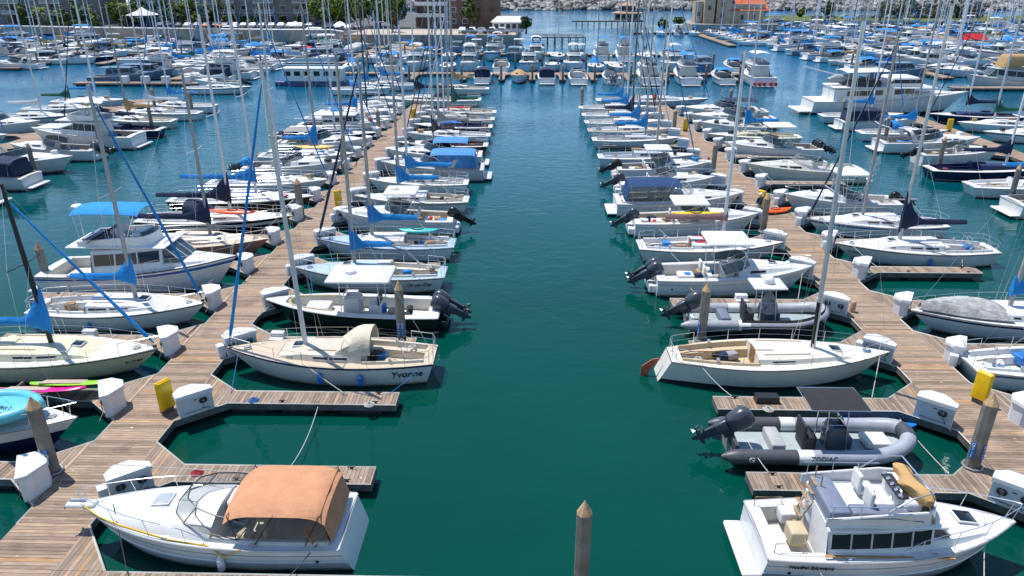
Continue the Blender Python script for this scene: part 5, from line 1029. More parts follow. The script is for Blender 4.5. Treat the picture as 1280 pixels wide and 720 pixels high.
rr2 = random.Random(9)
for k in list(range(4, 10)):
    for s_, xb, sg, nm in (('AR', AX1, 1, 'left walkway, right side'), ('AL', AX0, -1, 'left walkway, left side'), ('BL', BX0, -1, 'right walkway, left side'), ('BR', BX1, 1, 'right walkway, right side')):
        if s_ == 'BR' and k in (4, 8): continue
        yc = Yf(k+1)-2.1; m_ = rr2.choice([ROPEW, ROPEB, ROPEW, HOSEK])
        rope('bow line of the %s boat from near end, %s' % (ORD[k+1], nm), (xb+sg*1.1, yc-.4, 1.25), (xb+sg*(1.9), Yf(k)+.4, .56), m_, .06)
        rope('stern line of the %s boat from near end, %s' % (ORD[k+1], nm), (xb+sg*7.6, yc-.9, 1.0), (xb+sg*6.9, Yf(k)+.4, .56), m_, .12)
for n, (x, y, c, lb) in enumerate(((-10.9, 24.4, ROPEB, 'blue rope coil on the finger pier below the cream hooded sailboat'), (-6.2, 24.2, ROPEW, 'white rope coil at the end of the finger pier below the cream hooded sailboat'), (9.5, 24.2, ROPEW, 'white rope coil on the finger pier beside the black step box'), (12.2, 19.9, ROPEW, 'white rope coil on the finger pier above the flybridge cruiser'), (-11.2, 19.8, REDP, 'red hose coil on the finger pier above the brown canopy cruiser'), (-6.6, 34.4, HOSEK, 'dark hose coil on the finger end beyond the console boat'))):
    mb = MB()
    for q in range(4): mb.tube([((.2-.04*q)*math.cos(a), (.2-.04*q)*math.sin(a), .025+.02*q) for a in [2*math.pi*k/14 for k in range(14)]], .02, c, n=4, closed=True)
    o = mb.build('rope_coil'); o.location = (x, y, DZ); tag(o, lb, 'rope coil')
for n, (x, y, lb) in enumerate(((-11.6, 29.6, 'white dock step on the finger pier behind the cream hooded sailboat'), (-9.2, 34.45, 'white dock step beside the black hulled console boat'), (11.2, 34.45, 'white dock step beside the small hardtop inflatable'), (12.0, 39.3, 'white dock step beyond the walkaround boat'), (-20.5, 29.6, 'white dock step beside the glossy white sloop'), (22.6, 34.35, 'white dock step beside the tarp covered sailboat'))):
    r_ = thing('dock_step', lb, 'dock step', (x, y, DZ), 0, 'white dock steps'); mb = MB(); mb.rbox((0, .12, .2), (.62, .3, .4), WHITE, .03); mb.build('upper_step', r_); mb = MB(); mb.rbox((0, -.16, .1), (.62, .25, .2), WHITE, .03); mb.build('lower_step', r_)
# ================================================================== BACKGROUND FLEET
PR = []
def hide_proto(r):
    r.location = (0, 0, 0); return r
def mkproto(kind, desc, fn): PR.append((kind, desc, fn, [None])); 
def S_(desc, **k):
    D = k.pop('D', 0); PR.append(['s', desc, lambda lab, loc, rz, d=D, k=k: sail('sailboat', lab, loc, rz, D=d, **k)[0], None])
def P_(desc, **k):
    D = k.pop('D', 0); PR.append(['p', desc, lambda lab, loc, rz, d=D, k=k: power('motorboat', lab, loc, rz, D=d, **k)[0], None])
S_('white sloop with blue sail cover', L=10, B=3., mastH=15.5, cover=BLUEC, covh=1.1, shr=False, jib=BLUEC)
S_('white sloop with bare boom', L=10.5, B=3.1, mastH=16, cover=WHITEC, covh=.4, stripe=NAVY)
S_('navy hulled sloop with navy cover', L=11, B=3.2, mastH=16.5, cover=NAVYC, hull=NAVY, jib=NAVYC)
S_('white sloop with blue dodger', L=9.5, B=3., mastH=14.5, cover=BLUEC, dodger=BLUEC, mast=DARKALU)
S_('cream sloop with tan cover', L=9, B=2.9, mastH=13.5, cover=TANC, hull=CREAM, mast=DARKALU)
S_('white sloop with green cover', L=10, B=3., mastH=15.5, cover=GREENC)
P_('white cruiser with blue bimini', L=9.5, B=3.1, canvas_=BLUEC)
P_('white open cruiser with radar arch', L=10, B=3.2, arch=True)
P_('white flybridge sedan with white top', L=11, B=3.6, style='sedan', fb=2., fs=1.3, cabh=1.3, top='fly', canvas_=WHITEC)
P_('white cruiser with navy canopy', L=9, B=3., canvas_=NAVYC, enclosed=2)
P_('white cuddy boat with black outboard', L=7.5, B=2.6, style='cuddy', engines=1, eng=ENGK)
P_('runabout under a blue full cover', L=7, B=2.5, style='covered', cover=BLUEC)
P_('boat under a tan full cover', L=8, B=2.8, style='covered', cover=TANC)
P_('white hardtop fishing boat with twin outboards', L=8.5, B=2.9, style='walk', engines=2, top=WHITE)
P_('grey blue hulled sedan cruiser', L=11, B=3.5, style='sedan', hull=gel((.16, .22, .30)), fb=1.9, cabh=1.1)
P_('white flybridge boat with blue bimini', L=11.5, B=3.7, style='sedan', fb=2.1, fs=1.3, cabh=1.3, top='fly', canvas_=BLUEC, stripe=BLUEP)
P_('white sedan cruiser with red cover aft', L=9.5, B=3.2, style='sedan', canvas_=REDC, fb=1.7)
def spx(X, Y, z=0.):
    c, s = math.cos(YAW), math.sin(YAW); x = X*c+Y*s; y = -X*s+Y*c; cz = y*math.cos(PITCH)+(16-z)*math.sin(PITCH); cy = -y*math.sin(PITCH)+(16-z)*math.cos(PITCH)
    return (640+898*x/cz, 360+898*cy/cz) if cz > 1 else (-999, -999)
def place(i, x, y, rz, row, n, z=0., grp='boats berthed along the distant docks'):
    p = PR[i]; lab = '%s, %s along %s' % (p[1], ORD[n], row)
    if p[3] is None: p[3] = p[2](lab, (x, y, z), rz); p[3]['group'] = grp; return p[3]
    return dup(p[3], (x, y, z), rz, lab, grp)
fp = [None]; pp = [None]
def bfinger(x, y, s, L, row, n):
    lab = 'narrow finger pier, %s along %s' % (ORD[n], row)
    if fp[0] is None: fp[0] = finger(x, 1, y, 8., lab, w=1., D=0); fp[0].rotation_euler.z = 0 if s > 0 else PI; return
    dup(fp[0], (x, y, 0), 0 if s > 0 else PI, lab)
def bpile(x, y, row, n, top=3.2):
    lab = 'grey pile, %s along %s' % (ORD[n], row)
    if pp[0] is None: pp[0] = pile(x, y, 3.2, lab, r=.2, collar=False); return
    dup(pp[0], (x, y, top-3.2), 0, lab)
def dock_rows(X, y0, y1, pitch, row, wts, w=2.2, sides=(1, -1), gap=.08, pf=True):
    main_dock(X-w/2, X+w/2, y0-2, y1+2, 'plank walkway serving %s' % row)
    for s in sides:
        n = 0; nf = 0; rn = row+(', right side' if s > 0 else ', left side'); y = y0+pitch/2
        while y < y1:
            n += 1; u = spx(X+s*7, y, 2)[0]
            if -70 < u < 1350:
                if random.random() > gap:
                    i = random.choices(range(len(PR)), wts)[0]; L = 10
                    stern_in = random.random() < .25
                    place(i, X+s*(w/2+.5+5.2), y+random.uniform(-.3, .3), (PI if s > 0 else 0)+(PI if stern_in else 0), rn, n)
                if n % 2 == 0: nf += 1; bfinger(X+s*w/2, y+pitch/2, s, 8, rn, nf)
                if n % 3 == 0 and pf: bpile(X+s*(w/2+8.6), y+pitch/2, rn, n)
            y += pitch
W0 = [8, 8, 2.5, 5, 3, 1.5, 3, 4, 3, 3, 3, 1.5, 1.5, 3, 1.5, 2.5, .7]
WL = [7, 7, 2, 4, 3, 1, 4, 4, 3, 4, 3, 2, 1.5, 3, 2, 2, 1]
# left channel dock, right side (sterns towards the channel)
XC = -52.5; main_dock(XC-1.2, XC+1.2, 38, 104, 'plank walkway of the left channel dock')
RC = 'the left channel dock, right side'; YC = [52.3, 57.6, 62.8, 68., 73.4, 78.6, 83.8, 89.2, 94.6]
IC = [6, 9, 7, 13, 8, 2, 4, 1, 0]
for n, (y, i) in enumerate(zip(YC, IC)):
    place(i, XC+1.6+5.2, y, PI if i != 7 else 0, RC, n+1)
    bfinger(XC+1.2, y+2.6, 1, 8, RC, n+1)
    if n % 2: bpile(XC+9.8, y+2.6, RC, n+1)
RC = 'the left channel dock, left side'
for n, (y, i) in enumerate(zip([68, 74, 80, 86, 92, 98], [3, 0, 6, 1, 5, 0])): place(i, XC-1.6-5.2, y, 0, RC, n+1); bfinger(XC-1.2, y+2.9, -1, 8, RC, n+1)
for n, (x, y) in enumerate([(-57, 63), (-60, 79), (-47.5, 92)]): bpile(x, y, 'the left channel walkway', n+1, 3.6)
# far left fleet
dock_rows(-60, 126, 195, 4.5, 'the second far left dock', WL)
dock_rows(-86, 150, 201, 4.6, 'the inner far left dock', WL, gap=.04)
dock_rows(-106, 131, 204, 4.6, 'the third far left dock', WL)
dock_rows(-128, 152, 208, 4.8, 'the outermost far left dock', WL)
dock_rows(-37, 152, 190, 4.4, 'the brown building dock', WL)
t = main_dock(-74, -46, 118.6, 120.8, 'white edged cross walkway at the head of the second far left dock', m=PL_X, horizontal=True)
place(14, -68, 123.4, 0, 'the left head dock', 1); place(9, -54, 123.4, PI, 'the left head dock', 2); place(10, -49, 116.2, PI, 'the left head dock', 3); 
for n in range(5):
    mb = MB(); mb.rbox((0, 0, .5), (1.2, .9, 1.), WHITE, .1); o = mb.build('dock_locker'); o.location = (-66+n*3.4, 119.9, DZ); tag(o, 'white dock locker, %s from left on the left head dock' % ORD[n+1], 'dock locker', 'white dock lockers')
# centre far fleet
main_dock(-40, 41, 132.8, 135., 'long cross walkway of the middle far dock', m=PL_X, horizontal=True)
RE = 'the middle far dock, near side'
seq = [(-23, 15, 1, 12), (-17.5, 6, 0, 0), (-7.7, 9, 1, 0), (-1.7, 12, -1, 0), (3., 9, 1, 0), (8.2, 7, 1, 0), (13.8, 13, 1, 0), (20, 8, 1, 0), (26.3, 15, 1, 0), (32.4, 6, 1, 0)]
n = 0
for x, i, d, _ in seq:
    n += 1
    if _ == 0 and d == 0: continue
    place(i, x, 126.2, PI/2*d, RE, n)
for n, x in enumerate([-20, -11.2, -4.6, .6, 5.7, 11, 17, 23.2, 29.4, 35.]):
    lab = 'narrow finger pier, %s from left on the middle far dock' % ORD[n+1]; dup(fp[0], (x, 132.8, 0), -PI/2, lab)
    bpile(x, 124.2, 'the middle far dock, near side', n+1)
r, h = power('motorboat', 'white sedan yacht with red cushions at right end of the middle far dock', (37.8, 125.5, 0), PI/2, L=12, B=4.2, D=1, style='sedan', fb=2.1, fs=1.5, cabh=1.4, top='fly', canvas_=WHITEC, swim=True)
for k in range(5): mb = MB(); mb.rbox((h.x(0)-.45, -1.6+.75*k+(.3 if k > 1 else 0), .62), (.3, .5, .5), REDP, .1); mb.build('red_fender', r)
RE = 'the middle far dock, far side'
for n, (x, i, d) in enumerate([(-34, 3, -1), (-28, 0, -1), (-21.5, 8, -1), (-15.5, 0, -1), (-11.3, 8, -1), (-5.2, 7, 1), (0, 15, -1), (4.6, 13, -1), (8.5, 8, -1), (12.8, 3, -1), (16.8, 1, -1), (22, 13, 1), (27.4, 8, -1), (33, 14, -1), (38.5, 6, 1)]):
    place(i, x, 142.4, PI/2*d, RE, n+1); bpile(x+2.6, 145.5, RE, n+1)
main_dock(-26, 36, 169, 171, 'cross walkway behind the middle far dock', m=PL_X, horizontal=True)
for n in range(13): place(random.choices(range(len(PR)), [3, 3, 1, 2, 1, 1, 3, 3, 5, 3, 2, 0, 0, 4, 2, 4, 1])[0], -22+4.7*n, 162.5, PI/2*random.choice((1, -1, -1)), 'the cross walkway, near side', n+1)
for n in range(6): place(random.choices(range(len(PR)), [4, 3, 1, 2, 1, 1, 3, 3, 5, 3, 2, 0, 0, 4, 2, 4, 1])[0], -22+4.9*n, 177, PI/2*random.choice((1, -1, -1)), 'the cross walkway, far side', n+1)
# houseboat
r = thing('houseboat', 'boxy white houseboat with blue hull stripe left of the middle far dock', 'houseboat', (-35.5, 121, 0), 0); r.scale = (.76, .85, .8)
mb = MB(); mb.rbox((0, 0, .45), (15, 4.2, 1.1), gel((.03, .07, .18)), .3); mb.build('hull', r)
mb = MB(); mb.rbox((.6, 0, 2.2), (12.4, 3.8, 2.4), WHITE, .15); mb.rbox((.6, 0, 3.46), (13.4, 4.2, .12), WHITE, .1); mb.build('cabin', r)
for k in range(6): mb = MB(); mb.box((-4.6+2.1*k, -1.925, 2.5), (1.3, .05, .9), WINGLASS); mb.build('window', r)
mb = MB(); mb.tube([(-6, -1.9, 4.3), (6.6, -1.9, 4.3), (6.6, 1.9, 4.3), (-6, 1.9, 4.3)], .03, ALU, n=4, closed=True)
for k in range(8): mb.tube([(-6+1.8*k, -1.9, 3.5), (-6+1.8*k, -1.9, 4.3)], .025, ALU, n=4)
mb.build('roof_rail', r)
# right next dock
XF = 47.; main_dock(XF-1.1, XF+1.1, 38, 91, 'plank walkway of the right channel dock')
RF = 'the right channel dock, left side'
for n, (y, i) in enumerate(zip([46.5, 51.8, 57., 62.4, 67.8, 73.2, 78.6, 84.6, 89], [11, 6, 0, 2, 10, 7, 3, 9, 0])):
    place(i, XF-1.5-5.2, y, 0, RF, n+1); bfinger(XF-1.1, y+2.6, -1, 8, RF, n+1)
    if n % 2: bpile(XF-9.8, y+2.6, RF, n+1)
for n, (y, i) in enumerate(zip([78, 83.5, 89], [1, 5, 2])): place(i, XF+1.5+5.2, y, PI, 'the right channel dock, right side', n+1)
yc = yellow_cabinet(46.5, 81, 0, 'small distant yellow cabinet on the right channel dock')
# big motor yacht
r = thing('motor_yacht', 'large white motor yacht with long dark windows and pale awning', 'motor yacht', (46.5, 96.4, 0), 0)
r.scale = (.92, .92, .88); h = Hull(22, 5.4, 3.1, 1.9, sr=.92, tm=.4, pw=2.6, wl=.88, rake=3, tr=-.2, pinch=.5); build_hull(r, h, WHITE, {5: NAVY}, None, mat('rub_rail', (.5, .5, .52), .4), 2, railr=.06)
pf = p_flat(h, .1); pc = p_cabin(h, lambda t: 1.7, w=.86, crown=.05, lean=.02); p2 = p_cabin(h, lambda t: .5*clamp((.93-t)*5), w=.75, crown=.15)
build_deck(r, h, [(0, .12, pf, 'deck', None), (.12, .62, pc, 'cabin', WHITE), (.62, .93, p2, 'trunk', WHITE), (.93, 1, pf, 'deck', None)], deckm(), 1)
for k, (a, b) in enumerate(((.2, .27), (.275, .34), (.345, .42), (.49, .55), (.555, .61))): side_window(r, h, pc, a, b, .42, .86, WINGLASS)
mb = MB(); mb.rbox((-1.5, 0, 3.85), (14, 4.9, .14), WHITE, .4); mb.build('upper_deck', r)
mb = MB(); mb.rbox((1.2, 0, 4.6), (5., 3.8, 1.4), WHITE, .3, tapx=.75); mb.build('pilothouse', r)
mb = MB(); mb.rbox((-4.2, 0, 4.35), (4.6, 3.6, .9), mat('dark_cover', (.06, .05, .045), .8), .3); mb.build('covered_deck_gear', r)
mb = MB(); mb.rbox((1.4, 0, 4.75), (4.6, 3.86, .6), WINGLASS, .2, tapx=.84); mb.build('pilothouse_glass', r)
mb = MB(); mb.sheet([[(-7, -2.2, 5.9), (-7, 0, 6.05), (-7, 2.2, 5.9)], [(-1.2, -2.2, 6.1), (-1.2, 0, 6.25), (-1.2, 2.2, 6.1)]], WHITEC, .06); mb.build('awning', r)
mb = MB()
for x in (-6.8, -4, -1.4):
    for y in (-2.1, 2.1): mb.tube([(x, y, 3.9), (x, y, 5.95)], .05, ALU, n=5)
mb.tube([(-3, 2.3, 4.2), (-12.5, -.5, 6.6)], .09, ALU, n=5); mb.build('awning_posts', r)
bow_rail(r, h, .55, .97, .9, r=.03, stn=6); mb = MB(); mb.rbox((-11.9, 0, .5), (2., 4.8, .15), WHITE, .3); mb.build('swim_platform', r)
mb = MB(); mb.tube([(-8, 0, 4.05), (-7, 0, 4.3), (-5, 0, 4.3), (-4.2, 0, 4.15)], [.3, .55, .5, .2], mat('dinghy_pvc', (.30, .36, .38), .5), n=10); o = mb.build('tender'); o.location = (46.5, 96.4, 0); tag(o, 'grey tender stowed on the upper deck of the large yacht', 'dinghy')
# far right fleet
XS = [72, 95, 118, 141, 164, 187]; Y0 = [131, 152, 178, 206, 236, 262]
for k, (X, y0) in enumerate(zip(XS, Y0)): dock_rows(X, y0, 282 if k else 236, 5.0, 'far right dock %s' % ('one', 'two', 'three', 'four', 'five', 'six')[k], W0, gap=.03)
dock_rows(52, 196, 240, 6.4, 'the small offshore dock', W0, sides=(1,))
main_dock(66, 100, 116., 118.2, 'cross walkway at the head of the far right fleet', m=PL_X, horizontal=True)
r, h = power('motorboat', 'grey trawler with tan canvas box on its roof, far right head dock', (76, 120.6, 0), PI, L=12.5, B=4., D=1, style='sedan', fb=2.1, cabh=1.6, hull=GREYW, rail=TEAK)
mb = MB(); mb.rbox((-1.2, 0, 4.15), (5., 3., 1.9), TANC, .4, tapx=.8, tapy=.85); mb.build('canvas_enclosure', r)
place(13, 89, 120.5, PI, 'the far right head dock', 1); place(2, 100, 121, PI, 'the far right head dock', 2)
r = thing('sun_awning', 'big red awning shading a boat in the far right fleet', 'awning', (106, 184, 0), 0); r.scale = (.75, .75, .8); mb = MB(); mb.sheet([[(-4, -2, 3.4), (-4, 0, 4.8), (-4, 2, 3.4)], [(0, -2, 3.6), (0, 0, 5.2), (0, 2, 3.6)], [(4, -2, 3.4), (4, 0, 4.9), (4, 2, 3.4)]], REDC, .05); mb.build('awning_cloth', r); mb = MB(); [mb.tube([(x, y, .6), (x, y, 3.5)], .05, ALU, n=4) for x in (-3.9, 3.9) for y in (-1.9, 1.9)]; mb.build('awning_poles', r)
# small boats by the pavilion
for n, x in enumerate([36, 41, 46, 51, 57]): place([10, 3, 13, 0, 10][n], x, 236, PI/2*(-1 if n % 2 else 1), 'the orange roof row', n+1)
for n, x in enumerate([62, 67, 72]): place([8, 6, 9][n], x, 212+n*6, -PI/2, 'the trio right of the orange roofed building', n+1)
main_dock(33, 75, 242, 244, 'walkway below the orange roofed building', m=PL_X, horizontal=True)
for n, (x, y, i, a) in enumerate([(-25, 110.5, 3, 0), (-22, 115.5, 0, PI), (-47, 111, 1, 0), (-10.5, 111.5, 4, PI)]): place(i, x, y, a, 'the moorings beyond the left walkway', n+1)
# ================================================================== SHORE
LZ = 3.0
ASPH = mat('asphalt', (.13, .13, .135), .9, var=.2, scale=.2); CONC = mat('quay_concrete', (.36, .33, .29), .9, var=.25, scale=.4); GRASS = mat('grass', (.11, .15, .03), .95, var=.4, scale=.5)
coast = [(-420, 226), (-150, 214), (-112, 206), (-66, 199), (-52, 199), (-47, 192), (-3, 192), (-3, 300), (-40, 330), (-420, 330)]
mb = MB(); mb.prism(coast, -2, LZ, CONC, ASPH); structure(mb, 'quay')
mb = MB(); mb.add([(-46, 193.5, LZ+.01), (-3.5, 193.5, LZ+.01), (-3.5, 214, LZ+.01), (-46, 214, LZ+.01)], [(0, 1, 2, 3)], mat('paving_tan', (.50, .42, .33), .9, var=.15)); structure(mb, 'pavement')
# seawall parapet with white rail and dark bays
r = thing('seawall', 'long tan seawall with white top rail above the left boats', 'seawall', (0, 0, 0))
mb = MB(); cw = coast[1:6]; wt = mat('parapet', (.44, .385, .31), .9, var=.2, scale=.3)
mb.sheet([[(x, y-.3, LZ-2.2) for x, y in cw], [(x, y-.3, LZ+.7) for x, y in cw]], wt, .3); mb.build('parapet', r)
mb = MB(); mb.tube([(x, y-.5, LZ+.85) for x, y in cw], .16, SIGNW, n=4); mb.build('top_rail', r)
# railing on the quay by the brown building
r = thing('quay_railing', 'grey metal railing along the quay below the brown building', 'railing', (-46, 192, LZ)); mb = MB(); mb.tube([(0, .2, 1.05), (43, .2, 1.05)], .04, STEEL, n=4); mb.build('handrail', r); mb = MB()
for k in range(30): mb.tube([(k*1.48, .2, 0), (k*1.48, .2, 1.05)], .03, STEEL, n=4)
mb.build('posts', r)
# hotel
SH = mat('grey_shingle', (.27, .255, .235), .9, var=.15, scale=.5); SH2 = mat('grey_shingle_dark', (.17, .15, .13), .9, var=.15, scale=.5); TRIM = paint((.78, .78, .77), .6); WD = mat('hotel_glass', (.03, .035, .045), .15, var=.3)
def hotel(x0, x1, y, depth, storeys, label, bay=12.6, sh=3.05, roof=True):
    r = thing('hotel_building', label, 'hotel', (x0, y, LZ)); W = x1-x0; Ht = storeys*sh+.6
    mb = MB(); mb.box((W/2, depth/2, Ht/2), (W, depth, Ht), SH); mb.build('wall', r)
    n = int(W/bay)
    for b in range(n):
        bx = 2.+b*bay; m = MB(); m.box((bx+3.4, -.7, Ht/2), (.35, 1.4, Ht), SH2); m.build('pier', r)
        for s in range(storeys):
            z = s*sh
            for q in (0, 1):
                xx = bx+.2+q*3.4; m = MB(); m.box((xx+1.55, -.05, z+1.35), (2.6, .12, 2.2), TRIM); m.box((xx+1.55, -.13, z+1.35), (2.3, .06, 1.95), WD); m.build('balcony_door', r)
                if s:
                    m = MB(); m.box((xx+1.55, -.75, z-.05), (3.2, 1.4, .2), TRIM); m.build('balcony_slab', r); m = MB(); m.box((xx+1.55, -1.42, z+1.0), (3.2, .07, .1), TRIM); m.box((xx+1.55, -1.42, z+.12), (3.2, .07, .08), TRIM)
                    for k in range(17): m.box((xx+.0+k*.194, -1.42, z+.55), (.06, .05, .82), TRIM)
                    m.build('balcony_railing', r, smooth=False)
            m = MB(); m.box((bx+9.4, -.05, z+1.6), (1.9, .1, 1.5), TRIM); m.box((bx+9.4, -.11, z+1.6), (1.65, .06, 1.25), WD); m.build('window', r)
        m = MB(); m.box((bx+9.4, -.06, sh), (5.2, .14, .12), TRIM) if False else m.box((bx+9.4, -.05, sh+.05), (5, .08, .12), TRIM); m.build('trim_band', r)
    if roof:
        mb = MB(); mb.add([(-1, -2, Ht), (W+1, -2, Ht), (W+1, depth+1, Ht), (-1, depth+1, Ht), (-1, depth/2, Ht+4), (W+1, depth/2, Ht+4)], [(0, 1, 5, 4), (2, 3, 4, 5), (0, 4, 3), (1, 2, 5), (0, 3, 2, 1)], mat('roof_shingle', (.14, .13, .125), .9, var=.2)); mb.build('roof', r)
    return r
hotel(-128, -64, 245, 16, 4, 'grey shingled hotel with stacked white balconies behind the parked cars')
hotel(-205, -134, 238, 16, 3, 'grey shingled hotel wing half hidden by palms at top left')
# brown building
BRK = mat('brown_stucco', (.20, .115, .085), .9, var=.12, scale=.3); BRK2 = mat('brown_stucco_light', (.25, .15, .115), .9, var=.12, scale=.3)
r = thing('apartment_block', 'brown apartment block with white balcony bands beside the sea', 'building', (-33, 222, LZ))
mb = MB(); mb.box((8, 7, 7), (16, 14, 14), BRK2); mb.box((20, 5.5, 7), (8.4, 17, 14), BRK); mb.build('wall', r)
for s in range(4):
    z = s*3.1
    if s: m = MB(); m.box((4.6, -.8, z+.35), (9.2, 1.5, 1.), TRIM); m.build('balcony', r)
    for x in (1.6, 4.2, 6.8): m = MB(); m.box((x, -.06, z+1.7), (2., .12, 1.9), WD); m.build('glass_door', r)
    for x in (11, 14.4): m = MB(); m.box((x, -.06, z+1.8), (1.7, .1, 1.4), TRIM); m.box((x, -.13, z+1.8), (1.3, .06, 1.05), WD); m.build('window', r)
    for x in (18.6, 22.4):
        if s in (2, 3, 1): m = MB(); m.box((x, -3.06, z+1.8), (1.2, .1, 1.2), WD); m.build('window', r)
mb = MB(); mb.box((8, 7, 14.15), (17, 15, .3), mat('roof_green', (.10, .22, .17), .8)); mb.build('roof', r)
r = thing('shed', 'low white walled shed with pale roof beside the brown building', 'shed', (-10, 203, LZ)); mb = MB(); mb.box((4.4, 3.5, 1.3), (8.4, 6.4, 2.6), TRIM); mb.build('wall', r)
mb = MB(); mb.add([(-.3, -.4, 2.5), (9.2, -.4, 2.5), (9.2, 7.4, 2.5), (-.3, 7.4, 2.5), (1.4, 3.5, 3.9), (7.6, 3.5, 3.9)], [(0, 1, 5, 4), (1, 2, 5), (2, 3, 4, 5), (3, 0, 4), (0, 3, 2, 1)], mat('metal_roof', (.62, .64, .62), .6)); mb.build('roof', r)
for k in range(5): m = MB(); m.box((1.2+1.6*k, .27, 1.5), (1.0, .08, 1.1), WD); m.build('window', r)
# gangway structure
for n, (x0, y0, x1, y1) in enumerate(((1, 196, 14.5, 199), (1, 204, 14.5, 206))):
    r = thing('gangway', '%s grey gangway trestle behind the middle far dock' % ('nearer', 'farther')[n], 'gangway', (x0, y0, 0)); W = x1-x0; mb = MB(); mb.box((W/2, 1, 2.2), (W, 2, .2), FASCIA); mb.box((W/2, 0, 1.5), (W, .15, .12), TRIM); mb.build('deck', r); mb = MB()
    for k in range(8): mb.box((k*W/7, 0, 1), (.25, .25, 2.4), FASCIA)
    mb.build('trestle_posts', r); mb = MB(); mb.tube([(0, 0, 3.2), (W, 0, 3.2)], .05, STEEL, n=4); mb.tube([(0, 0, 2.7), (W, 0, 2.7)], .04, STEEL, n=4); mb.build('handrail', r)
# breakwater
mb = MB(); RK = [mat('breakwater_rock', (c*1.0, c*.95, c*.88), .95, var=.3, scale=.5) for c in (.10, .24, .40, .52)]
def rock(mb, x, y, z, s):
    P = []
    for a, n, zz in ((0, 5, -.6), (.5, 5, .1), (.2, 4, .6)):
        P.append([(x+s*random.uniform(.7, 1.1)*(1.0, 1.15, .6)[(-.6, .1, .6).index(zz)]*math.cos(2*math.pi*k/5+a), y+s*random.uniform(.7, 1.1)*(1.0, 1.1, .55)[(-.6, .1, .6).index(zz)]*math.sin(2*math.pi*k/5+a), z+s*zz*random.uniform(.7, 1.2)) for k in range(5)])
    mb.loft(P, random.choice(RK))
for i in range(3000):
    u = random.random(); x = random.uniform(-70, 330); q = random.random(); rock(mb, x, 432+q*15, -.2+5.2*q**.7+random.uniform(-.3, .4), random.uniform(.8, 2.5))
mb.box((130, 446, 1.5), (404, 12, 3.6), RK[0]); o = mb.build('breakwater_rocks', smooth=False); tag(o, 'long rubble rock breakwater in front of the open sea', 'breakwater', kind='stuff')
# orange roofed building
ST = mat('tan_stucco', (.50, .39, .27), .9, var=.12, scale=.3)
r = thing('waterfront_building', 'tan stucco building with orange tiled roof by the water', 'building', (57, 262, 0)); mb = MB(); mb.prism([(-2, -3), (27, -3), (27, 20), (-2, 20)], -1, 2, CONC, CONC); mb.build('plinth', r)
mb = MB(); mb.box((4.4, 6, 7), (3.5, 9, 12), ST); mb.box((9.5, 7, 8), (5, 9, 14), ST); mb.box((17.5, 8, 4.6), (12, 10, 7.2), ST); mb.box((1.2, 6, 5), (2.4, 5, 8), ST); mb.build('wall', r)
mb = MB(); mb.add([(11.2, 2.2, 6.2), (25.2, 2.2, 6.2), (25.2, 14, 6.2), (11.2, 14, 6.2), (12.2, 8, 9.8), (24.2, 8, 9.8)], [(0, 1, 5, 4), (1, 2, 5), (2, 3, 4, 5), (3, 0, 4), (0, 3, 2, 1)], mat('orange_tile', (.62, .13, .035), .8, var=.15, scale=1)); mb.build('roof', r)
for x, z in ((9, 8), (9, 4.6), (16, 4), (20, 4), (4.3, 7), (1.2, 5)): m = MB(); m.box((x, {9: 2.45, 16: 2.95, 20: 2.95, 4.3: 1.45, 1.2: 3.45}[x], z), (1., .1, 1.4), WD); m.build('window', r)
# pavilion
r = thing('pavilion', 'two storey octagonal pavilion on piles at the end of a dark pier', 'pavilion', (36.5, 286, 0)); mb = MB(); mb.box((0, 0, 1.7), (12, 8, .4), FASCIA); mb.box((-13, 0, 1.6), (15, 3, .4), FASCIA)
for k in range(12): mb.box((-19+2.2*k, -1.2, .6), (.35, .35, 2.2), FASCIA)
mb.build('pier_deck', r); WB = mat('weathered_board', (.30, .24, .19), .9, var=.2)
ring = lambda R_, z: [(R_*math.cos(math.pi/4*k+.39), R_*.7*math.sin(math.pi/4*k+.39), z) for k in range(8)]
mb = MB(); mb.loft([ring(5, 1.9), ring(5, 4.4)], WB); mb.loft([ring(2.9, 5), ring(2.9, 7)], WB); mb.build('wall', r); mb = MB(); mb.loft([ring(6.4, 4.3), ring(6.4, 4.5), ring(3, 5.3)], mat('tan_roof', (.42, .28, .18), .9)); mb.loft([ring(4, 6.9), ring(4, 7.1), ring(.2, 8.4)], mat('tan_roof', (.42, .28, .18), .9)); mb.build('roof', r)
mb = MB(); mb.loft([ring(5.06, 2.8), ring(5.06, 3.9)], WD, cap=(False, False)); mb.loft([ring(2.95, 5.6), ring(2.95, 6.6)], WD, cap=(False, False)); mb.build('window_band', r)
# grass spit on the right
mb = MB(); mb.prism([(86, 302), (150, 294), (330, 290), (330, 345), (110, 345), (86, 325)], -1, 1.2, CONC, GRASS); structure(mb, 'grass_spit')
